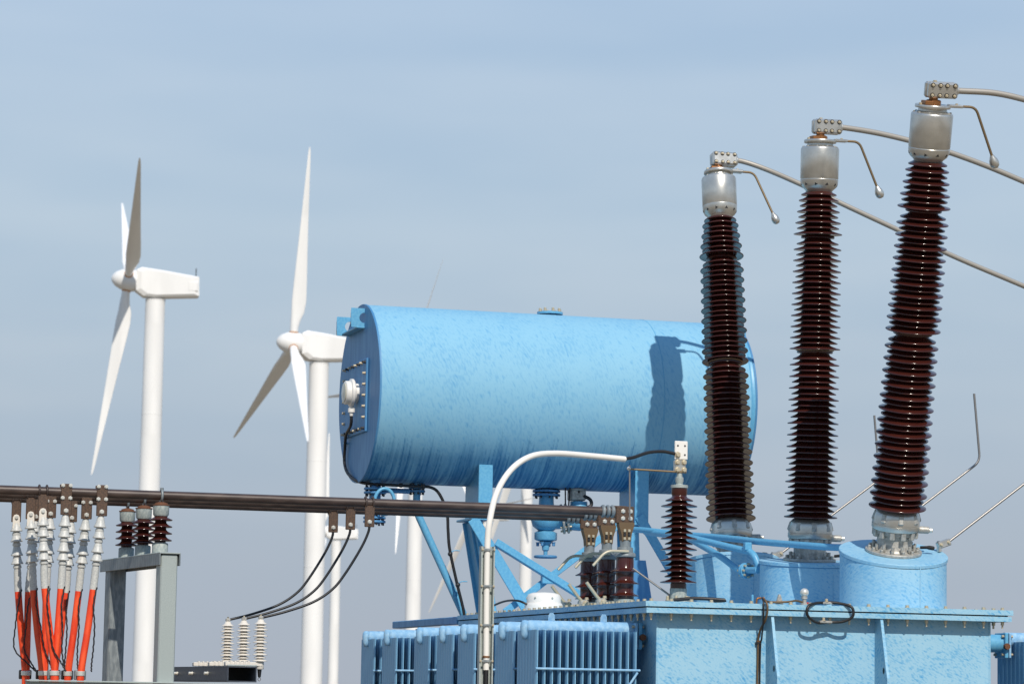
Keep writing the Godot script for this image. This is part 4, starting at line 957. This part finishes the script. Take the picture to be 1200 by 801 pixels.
func make_frame() -> void:
	var t := thing("steel_frame", "galvanised steel post frame carrying three stubby brown insulators", "steel frame", Vector3(-1.936, 0, -2.90))
	t.rotation.y = deg_to_rad(6.7)
	obj("beam_top", MB.new().bx(Vector3(0.0, 3.261, 0), Vector3(0.115, 0.008, 1.20), 0.002), M.galv, t)
	obj("beam_web", MB.new().bx(Vector3(-0.0545, 3.2265, 0), Vector3(0.006, 0.061, 1.20), 0.002), M.galv_dark, t)
	obj("beam_web", MB.new().bx(Vector3(0.0545, 3.2265, 0), Vector3(0.006, 0.061, 1.20), 0.002), M.galv_dark, t)
	obj("post", MB.new().bx(Vector3(0.0, 1.627, 0.542), Vector3(0.092, 3.254, 0.09), 0.006), M.galv, t)
	obj("post", MB.new().bx(Vector3(0.0, 1.627, -0.47), Vector3(0.092, 3.254, 0.11), 0.006), M.galv_dark, t)
	var b := thing("crossbeam", "galvanised crossbeam behind the feet of the orange cables", "beam", Vector3(-1.9, 2.53, -2.30))
	obj("flange_top", MB.new().bx(Vector3(0.05, 0.052, 0), Vector3(1.5, 0.008, 0.07), 0.002), M.galv, b)
	obj("web", MB.new().bx(Vector3(0.05, 0.0, 0.0), Vector3(1.5, 0.094, 0.008), 0.002), M.galv, b)
	var labels := ["stubby brown post insulator with rusty cap under the front busbar", "stubby brown post insulator under the middle busbar", "stubby brown post insulator under the rear busbar"]
	for i in 3:
		var p := thing("post_insulator", labels[i], "insulator", Vector3(-1.890 - 0.039 * i, 3.266, BUS_Z[i]), "three post insulators on the steel frame")
		obj("base", MB.new().lathe([Vector2(0, 0), Vector2(0.043, 0), Vector2(0.043, 0.050), Vector2(0.038, 0.056), Vector2(0, 0.056)], 28), M.concrete, p)
		var pr := [Vector2(0, 0.05), Vector2(0.031, 0.05)]
		for k in 4:
			var y := 0.068 + k * 0.0362
			pr.append_array([Vector2(0.030, y), Vector2(0.045, y + 0.001), Vector2(0.060, y - 0.002), Vector2(0.063, y + 0.001), Vector2(0.062, y + 0.004), Vector2(0.050, y + 0.009), Vector2(0.038, y + 0.015), Vector2(0.031, y + 0.023)])
		pr.append_array([Vector2(0.031, 0.205), Vector2(0, 0.205)])
		obj("porcelain", MB.new().lathe(pr, 36, Transform3D.IDENTITY, 0.55), M.porcelain, p)
		obj("cap", MB.new().lathe([Vector2(0, 0.198), Vector2(0.036, 0.198), Vector2(0.042, 0.206), Vector2(0.044, 0.254), Vector2(0, 0.254)], 28), M.concrete, p)
		obj("rusty_plate", MB.new().lathe([Vector2(0, 0.254), Vector2(0.047, 0.254), Vector2(0.047, 0.259), Vector2(0.036, 0.261), Vector2(0.034, 0.268), Vector2(0.014, 0.274), Vector2(0, 0.274)], 24), M.rust, p)
		obj("neck", MB.new().lathe([Vector2(0, 0.273), Vector2(0.010, 0.273), Vector2(0.010, 0.284), Vector2(0.018, 0.292), Vector2(0, 0.292)], 14), M.galv_dark, p)
		var pts := []
		for k in 17: pts.append(Vector3(0, 0.309 + cos(TAU * k / 16) * 0.0300, sin(TAU * k / 16) * 0.0300))
		obj("saddle_clamp", MB.new().tube(pts, 0.007, 8), M.galv_dark, p)
		bolt(p, Vector3(0, 0.338, 0.008), Vector3.UP, 0.009, 0.012, M.galv_dark)

func make_arresters() -> void:
	var t := thing("arrester_bracket", "dark steel hollow beam under three small cream arresters", "bracket", Vector3(-1.515, 2.635, -3.03))
	t.rotation.y = deg_to_rad(4.6)
	var xw := 0.16
	obj("plate_top", MB.new().bx(Vector3(0, 0.038, 0), Vector3(xw, 0.006, 1.40), 0.001), M.dark_steel, t)
	obj("plate_bottom", MB.new().bx(Vector3(0, -0.038, 0), Vector3(xw, 0.006, 1.40), 0.001), M.dark_steel, t)
	for s in [-1.0, 1.0]: obj("plate_side", MB.new().bx(Vector3(s * (xw * 0.5 - 0.003), 0, 0), Vector3(0.006, 0.070, 1.398), 0.001), M.dark_steel, t)
	obj("lip", MB.new().bx(Vector3(0, 0.046, 0.697), Vector3(xw, 0.008, 0.012), 0.002), M.galv, t)
	for k in 3: bolt(t, Vector3(-xw * 0.5, 0.004, 0.30 - k * 0.33), Vector3.LEFT, 0.009, 0.022, M.bolt_bright)
	var labels := ["cream ribbed surge arrester wired to the front busbar", "cream ribbed surge arrester wired to the middle busbar", "cream ribbed surge arrester wired to the rear busbar"]
	var jl := ["black jumper cable dropping from the front busbar to its cream arrester", "black jumper cable dropping from the middle busbar to its cream arrester", "black jumper cable dropping from the rear busbar to its cream arrester"]
	for i in 3:
		var z: float = BUS_Z[i]
		var p := Vector3(-1.333 - 0.027 * i, 2.684, z)
		var a := thing("surge_arrester", labels[i], "arrester", p, "three cream surge arresters")
		obj("bracket", MB.new().bx(Vector3(-0.09, 0.006, 0), Vector3(0.20, 0.022, 0.05), 0.003), M.cream, a)
		for k in 5: obj("bracket_rib", MB.new().bx(Vector3(-0.16 + k * 0.024, 0.010, 0), Vector3(0.010, 0.026, 0.058), 0.002), M.cream, a)
		obj("foot", MB.new().lathe([Vector2(0, -0.02), Vector2(0.020, -0.02), Vector2(0.023, -0.015), Vector2(0.023, 0.02), Vector2(0, 0.02)], 18), M.cream, a)
		var pr := shed_profile(0.018, 0.222, 0.0165, 0.0165, 0.0235, 0.0165, 6)
		obj("housing", MB.new().lathe(pr, 28, Transform3D.IDENTITY, 0.55), M.cream, a)
		obj("top_cone", MB.new().lathe([Vector2(0.018, 0.218), Vector2(0.036, 0.221), Vector2(0.020, 0.232), Vector2(0.014, 0.245), Vector2(0, 0.248)], 20, Transform3D.IDENTITY, 0.5), M.cream, a)
		obj("terminal", MB.new().bx(Vector3(0, 0.255, 0), Vector3(0.026, 0.016, 0.02), 0.003), M.alu_dull, a)
		bolt(a, Vector3(0, 0.262, 0), Vector3.UP, 0.005, 0.010)
		if i == 0:
			obj("disconnector", MB.new().lathe([Vector2(0, -0.062), Vector2(0.008, -0.062), Vector2(0.012, -0.024), Vector2(0.012, -0.02), Vector2(0, -0.02)], 14), M.black, a)
			obj("earth_ring", MB.new().tube(curve([Vector3(0, -0.062, 0), Vector3(0.008, -0.072, 0), Vector3(0, -0.082, 0), Vector3(-0.008, -0.072, 0), Vector3(0, -0.062, 0)], 4), 0.002, 6), M.rod, a)
		# jumper with its brown lug on the busbar
		var jx: float = [-0.752, -0.782, -0.805][i]
		var j := thing("jumper_cable", jl[i], "cable", Vector3(jx, BUS_Y, z), "three black jumper cables")
		obj("lug", MB.new().bx(Vector3(0, -0.075, 0.020), Vector3(0.054, 0.115, 0.012), 0.003), M.lug, j)
		u_bolts(j, 0.0, 0.0, 0.0)
		bolt(j, Vector3(0, -0.105, 0.026), Vector3.BACK, 0.0095, 0.010, M.bolt_bright)
		var e := p - Vector3(jx, BUS_Y, z) + Vector3(0.012, 0.257, 0)
		var w := e.x
		obj("cable", MB.new().tube(curve([Vector3(0, -0.115, 0.020), Vector3(-0.004, -0.16, 0.016), Vector3(w * 0.075, -0.25, 0.01), Vector3(w * 0.22, -0.39, 0.0), Vector3(w * 0.34, -0.475, 0), Vector3(w * 0.52, -0.545, 0), Vector3(w * 0.78, -0.60, 0), e], 8), 0.0072, 10), M.black, j)

func make_conductor(pts: Array, label: String) -> void:
	var o: Vector3 = pts[0]
	var t := obj("overhead_conductor", MB.new().tube(curve(pts.map(func(p): return p - o), 8), 0.0155, 14), M.wire, self, at(o))
	t.name = numbered("overhead_conductor")
	t.set_meta("label", label)
	t.set_meta("category", "conductor")
	t.set_meta("group", "three bare conductors leaving the bushing heads")

# ---------------------------------------------------------------- wind turbines
var blade_mesh: ArrayMesh
var tower_parts := {}

func make_blade() -> ArrayMesh:
	var m := MB.new()
	var L := 21.2
	var st := [[0.75, 0.88, 0.88], [1.6, 0.88, 0.86], [2.4, 1.06, 0.70], [3.4, 1.42, 0.50], [4.6, 1.60, 0.38], [6.5, 1.46, 0.32], [9.0, 1.22, 0.25], [12.0, 0.96, 0.19], [15.0, 0.72, 0.14], [18.0, 0.48, 0.10], [20.0, 0.32, 0.065], [20.9, 0.20, 0.04], [21.2, 0.06, 0.02]]
	var ns := 20
	var rings := []
	for s in st:
		var ring := []
		var y: float = s[0]
		var ch: float = s[1]
		var th: float = s[2]
		var tw := deg_to_rad(14.0) * pow(1.0 - y / L, 1.5)
		var round_part := clampf((3.4 - y) / 1.6, 0.0, 1.0)
		for k in ns:
			var a := TAU * k / ns
			var cx := cos(a)
			var xx := ch * (0.5 * cx - 0.18 * (1.0 - round_part))
			var shape := sin(a) * lerpf((1.0 + 0.55 * cx) * 0.62 + 0.2, 1.0, round_part)
			var q := Vector2(xx, th * 0.5 * shape).rotated(tw)
			ring.append(Vector3(q.x, y, q.y))
		rings.append(ring)
	var first := m.v.size()
	for i in rings.size():
		for k in ns:
			var p: Vector3 = rings[i][k]
			var du: Vector3 = rings[i][(k + 1) % ns] - rings[i][(k + ns - 1) % ns]
			var dv: Vector3 = rings[mini(i + 1, rings.size() - 1)][k] - rings[maxi(i - 1, 0)][k]
			m.vert(p, dv.cross(du).normalized() * (1.0 if dv.cross(du).dot(Vector3(p.x, 0, p.z) - Vector3(rings[i][0].x + rings[i][ns / 2].x, 0, rings[i][0].z + rings[i][ns / 2].z) * 0.5) > 0.0 else -1.0))
	for i in rings.size() - 1:
		for k in ns:
			m.quad(first + i * ns + k, first + i * ns + (k + 1) % ns, first + (i + 1) * ns + (k + 1) % ns, first + (i + 1) * ns + k)
	return m.mesh()

func make_turbine(hub: Vector3, omega: float, phi: float, label: String, pitch := 8.0) -> void:
	if blade_mesh == null: blade_mesh = make_blade()
	var tilt := deg_to_rad(5.5)
	var cone := deg_to_rad(3.2)
	var om := deg_to_rad(omega)
	var base := hub - Basis(Vector3.UP, om) * Vector3(2.95, 0, 0)
	base.y = 0.0
	var t := thing("wind_turbine", label, "wind turbine", base, "white wind turbines behind the substation")
	t.rotation.y = om
	var H := hub.y
	var th := H - 2.0
	obj("tower", MB.new().lathe([Vector2(0, 0), Vector2(1.05 + th * 0.0036, 0), Vector2(1.05, th - 0.10), Vector2(1.08, th - 0.09), Vector2(1.08, th), Vector2(0, th)], 40), M.turbine, t)
	for k in [0.42, 0.72]:
		var ry: float = th * k
		var rr := lerpf(1.05 + th * 0.0036, 1.05, k) + 0.012
		obj("section_joint", MB.new().lathe([Vector2(rr - 0.03, ry - 0.07), Vector2(rr, ry - 0.06), Vector2(rr, ry + 0.06), Vector2(rr - 0.03, ry + 0.07)], 40), M.turbine, t)
	# nacelle: extruded side outline with chamfered long edges
	var side := [Vector2(2.15, -1.15), Vector2(2.15, 1.05), Vector2(1.55, 1.33), Vector2(-0.6, 1.10), Vector2(-4.55, 0.52), Vector2(-4.6, -1.55), Vector2(0.2, -1.85), Vector2(1.3, -1.75)]
	var nm := MB.new()
	var wid := [[-1.2, 0.84], [-1.0, 1.0], [1.0, 1.0], [1.2, 0.84]]
	var c0 := Vector2(-1.2, -0.3)
	var m := side.size()
	for w in 3:
		for k in m:
			var a: Vector2 = c0 + (side[k] - c0) * wid[w][1]
			var b: Vector2 = c0 + (side[(k + 1) % m] - c0) * wid[w][1]
			var a2: Vector2 = c0 + (side[k] - c0) * wid[w + 1][1]
			var b2: Vector2 = c0 + (side[(k + 1) % m] - c0) * wid[w + 1][1]
			var P := [Vector3(a.x, a.y, wid[w][0]), Vector3(b.x, b.y, wid[w][0]), Vector3(b2.x, b2.y, wid[w + 1][0]), Vector3(a2.x, a2.y, wid[w + 1][0])]
			var nn: Vector3 = (P[1] - P[0]).cross(P[3] - P[0]).normalized()
			var mid: Vector3 = (P[0] + P[2]) * 0.5 - Vector3(c0.x, c0.y, 0)
			nm.face(P, nn if nn.dot(mid) > 0.0 else -nn)
	for e in [0, 3]:
		var pts := []
		for k in m: pts.append(Vector3(c0.x + (side[k].x - c0.x) * wid[e][1], c0.y + (side[k].y - c0.y) * wid[e][1], wid[e][0]))
		nm.face(pts, Vector3(0, 0, signf(wid[e][0])))
	obj("nacelle", nm, M.turbine, t, at(Vector3(0, H, 0)))
	obj("vent_box", MB.new().bx(Vector3(-3.9, H - 0.55, 0), Vector3(1.1, 1.1, 2.46), 0.1), M.turbine, t)
	obj("wind_vane", MB.new().cyl(Vector3(-4.3, H + 0.4, 0.3), Vector3(-4.3, H + 1.6, 0.3), 0.05, 6), M.bolt_dark, t)
	# rotor
	var rot := Transform3D(Basis(Vector3.BACK, tilt), Vector3(2.95, H, 0))
	obj("spinner", MB.new().lathe([Vector2(0, -0.85), Vector2(1.12, -0.85), Vector2(1.18, -0.6), Vector2(1.20, 0.1), Vector2(1.08, 0.75), Vector2(0.78, 1.35), Vector2(0.38, 1.72), Vector2(0, 1.82)], 32, rot * Transform3D(Basis(Vector3(0, 1, 0), Vector3(1, 0, 0), Vector3(0, 0, -1)), Vector3.ZERO), 0.5), M.turbine, t)
	for k in 3:
		var b := Basis(Vector3.BACK, tilt) * Basis(Vector3.RIGHT, deg_to_rad(phi + 120.0 * k)) * Basis(Vector3.BACK, -cone)
		var bl := obj("blade", blade_mesh, M.turbine, t, Transform3D(b * Basis(Vector3.UP, deg_to_rad(pitch)), rot.origin))
		obj("root_ring", MB.new().cyl(Vector3(0, 1.12, 0), Vector3(0, 1.24, 0), 0.50, 24), M.ring, bl)

func _ready() -> void:
	# ---- camera, sky, sun
	var cam := Camera3D.new()
	cam.name = "camera"
	cam.fov = 13.0558
	cam.near = 0.5
	cam.far = 12000.0
	cam.position = Vector3(-4.49498, 2.54603, 13.32112)
	cam.rotation_order = EULER_ORDER_YXZ
	cam.rotation = Vector3(deg_to_rad(6.754), deg_to_rad(-16.0), deg_to_rad(1.0))
	var glass := CameraAttributesPhysical.new()
	glass.frustum_focal_length = 104.87
	glass.frustum_focus_distance = 15.6
	glass.frustum_near = 0.5
	glass.frustum_far = 12000.0
	glass.exposure_aperture = 9.0
	cam.attributes = glass
	add_child(cam)
	cam.current = true
	var env := Environment.new()
	env.background_mode = Environment.BG_SKY
	env.sky = Sky.new()
	env.sky.sky_material = make_sky()
	env.tonemap_mode = Environment.TONE_MAPPER_LINEAR
	env.tonemap_exposure = 1.0
	env.sdfgi_enabled = true
	env.ssao_enabled = true
	env.ssil_enabled = true
	var we := WorldEnvironment.new()
	we.name = "world_environment"
	we.environment = env
	add_child(we)
	var sun := DirectionalLight3D.new()
	sun.name = "sun"
	sun.light_energy = 1.25
	sun.light_color = Color(1.0, 0.962, 0.91)
	sun.light_angular_distance = 0.5
	sun.shadow_enabled = true
	add_child(sun)
	var el := deg_to_rad(42.0)
	var az := deg_to_rad(-1.5)   # from +z towards +x
	var to_sun := Vector3(sin(az) * cos(el), sin(el), cos(az) * cos(el))
	sun.look_at_from_position(to_sun * 50.0, Vector3.ZERO, Vector3.UP)

	make_materials()
	make_ground()
	make_tank()
	make_conservator()
	make_support()
	# wind turbines
	make_turbine(Vector3(43.25, 46.05, -302.85), 174.3, -62.0, "white wind turbine seen edge-on, behind the post insulators and orange cables")
	make_turbine(Vector3(60.53, 39.64, -298.68), 181.6, -5.0, "white wind turbine with one blade straight up, beside the conservator's gauge end")
	make_turbine(Vector3(133.69, 36.9, -613.27), 171.6, 0.0, "small distant wind turbine with its housing below the brown busbars")
	make_turbine(Vector3(102.95, 48.6, -421.6), 198.0, -29.0, "wind turbine hidden behind the conservator, one blade tip rising above it", 58.0)
	make_turbine(Vector3(149.1, 52.26, -606.96), 190.0, -166.0, "distant wind turbine with one blade hanging straight down under the conservator")
	make_turbine(Vector3(147.32, 44.69, -514.12), 189.0, 160.0, "wind turbine whose tower stands behind the blue gate valve")
	make_turbine(Vector3(140.75, 36.32, -517.03), 201.5, 154.0, "wind turbine with a blade pointing down behind the slanting drain pipe")
	# transformer fittings
	var tops := [Vector3(1.528, 3.279, -0.640), Vector3(1.538, 3.277, -1.797), Vector3(1.517, 3.325, -2.938)]
	var axes := [Vector3(-0.0291, 0.9601, 0.2781).normalized(), Vector3(-0.0164, 0.9953, 0.0950).normalized(), Vector3(0.0092, 0.9885, -0.1510).normalized()]
	var stretch := [0.988, 0.998, 1.034]
	var turret_labels := ["light blue turret with its top tilted to the lid's open end wall", "light blue turret between the other two, nearly upright", "light blue turret nearest the conservator, top tilted towards it"]
	var bushing_labels := ["tall brown ribbed bushing leaning out over the bolted end wall", "tall brown ribbed bushing standing between two others", "tall brown ribbed bushing in front of the conservator, shading it"]
	var wire_labels := ["bare metal conductor leaving the head of the bushing over the end wall", "bare metal conductor leaving the head of the middle tall bushing", "bare metal conductor leaving the head of the bushing before the conservator"]
	var wires := [[Vector3(1.79, 5.545, 0.02), Vector3(2.00, 5.515, 0.02), Vector3(2.47, 5.44, -0.02), Vector3(3.2, 5.30, -0.1)],
		[Vector3(1.875, 5.628, -1.58), Vector3(2.155, 5.580, -1.58), Vector3(2.438, 5.508, -1.58), Vector3(2.745, 5.410, -1.58), Vector3(3.4, 5.19, -1.58)],
		[Vector3(1.832, 5.718, -3.29), Vector3(2.052, 5.640, -3.28), Vector3(2.384, 5.504, -3.25), Vector3(2.662, 5.396, -3.24), Vector3(3.056, 5.246, -3.24), Vector3(3.511, 5.093, -3.24), Vector3(4.2, 4.86, -3.24)]]
	var b := make_bushing()
	for i in 3:
		make_turret(tops[i], axes[i], turret_labels[i], [0.68, 0.745, 0.655][i])
		var o: Node3D = b if i == 0 else dup(b, "high_voltage_bushing", bushing_labels[i])
		o.set_meta("label", bushing_labels[i])
		o.transform = leaning(axes[i], tops[i] + axes[i] * 0.020)
		o.transform.basis = o.transform.basis * Basis.from_scale(Vector3(1, stretch[i], 1))
		var grip := o.transform * Vector3(0.06, 2.363, 0)
		var path: Array = [grip, o.transform * Vector3(0.15, 2.363, 0)]
		path.append_array(wires[i])
		make_conductor(path, wire_labels[i])
	make_pipes()
	var rz := [-0.291, -0.673, -1.383, -1.808, -2.292, -3.025, -3.543]
	var rl := ["blue finned radiator showing all its plate edges, first beside the end wall", "second blue radiator from the end wall", "third blue radiator from the end wall", "fourth blue radiator from the end wall", "fifth blue radiator from the end wall", "sixth blue radiator from the end wall", "last blue radiator from the end wall, under the ledge"]
	for i in 7: make_radiator(rz[i], rl[i])
	make_radiator(-0.42, "blue radiator on the other side of the tank, past the lid's free corner", 1.0, 12, 1.985, 0.70)
	make_lv(BUS_Z[0], "short red-brown bushing joined to the front busbar")
	make_lv(BUS_Z[1], "short red-brown bushing joined to the middle busbar")
	make_lv(BUS_Z[2], "short red-brown bushing joined to the rear busbar")
	make_neutral()
	make_relief()
	make_conduit()
	make_busbars()
	make_cables()
	make_frame()
	make_arresters()
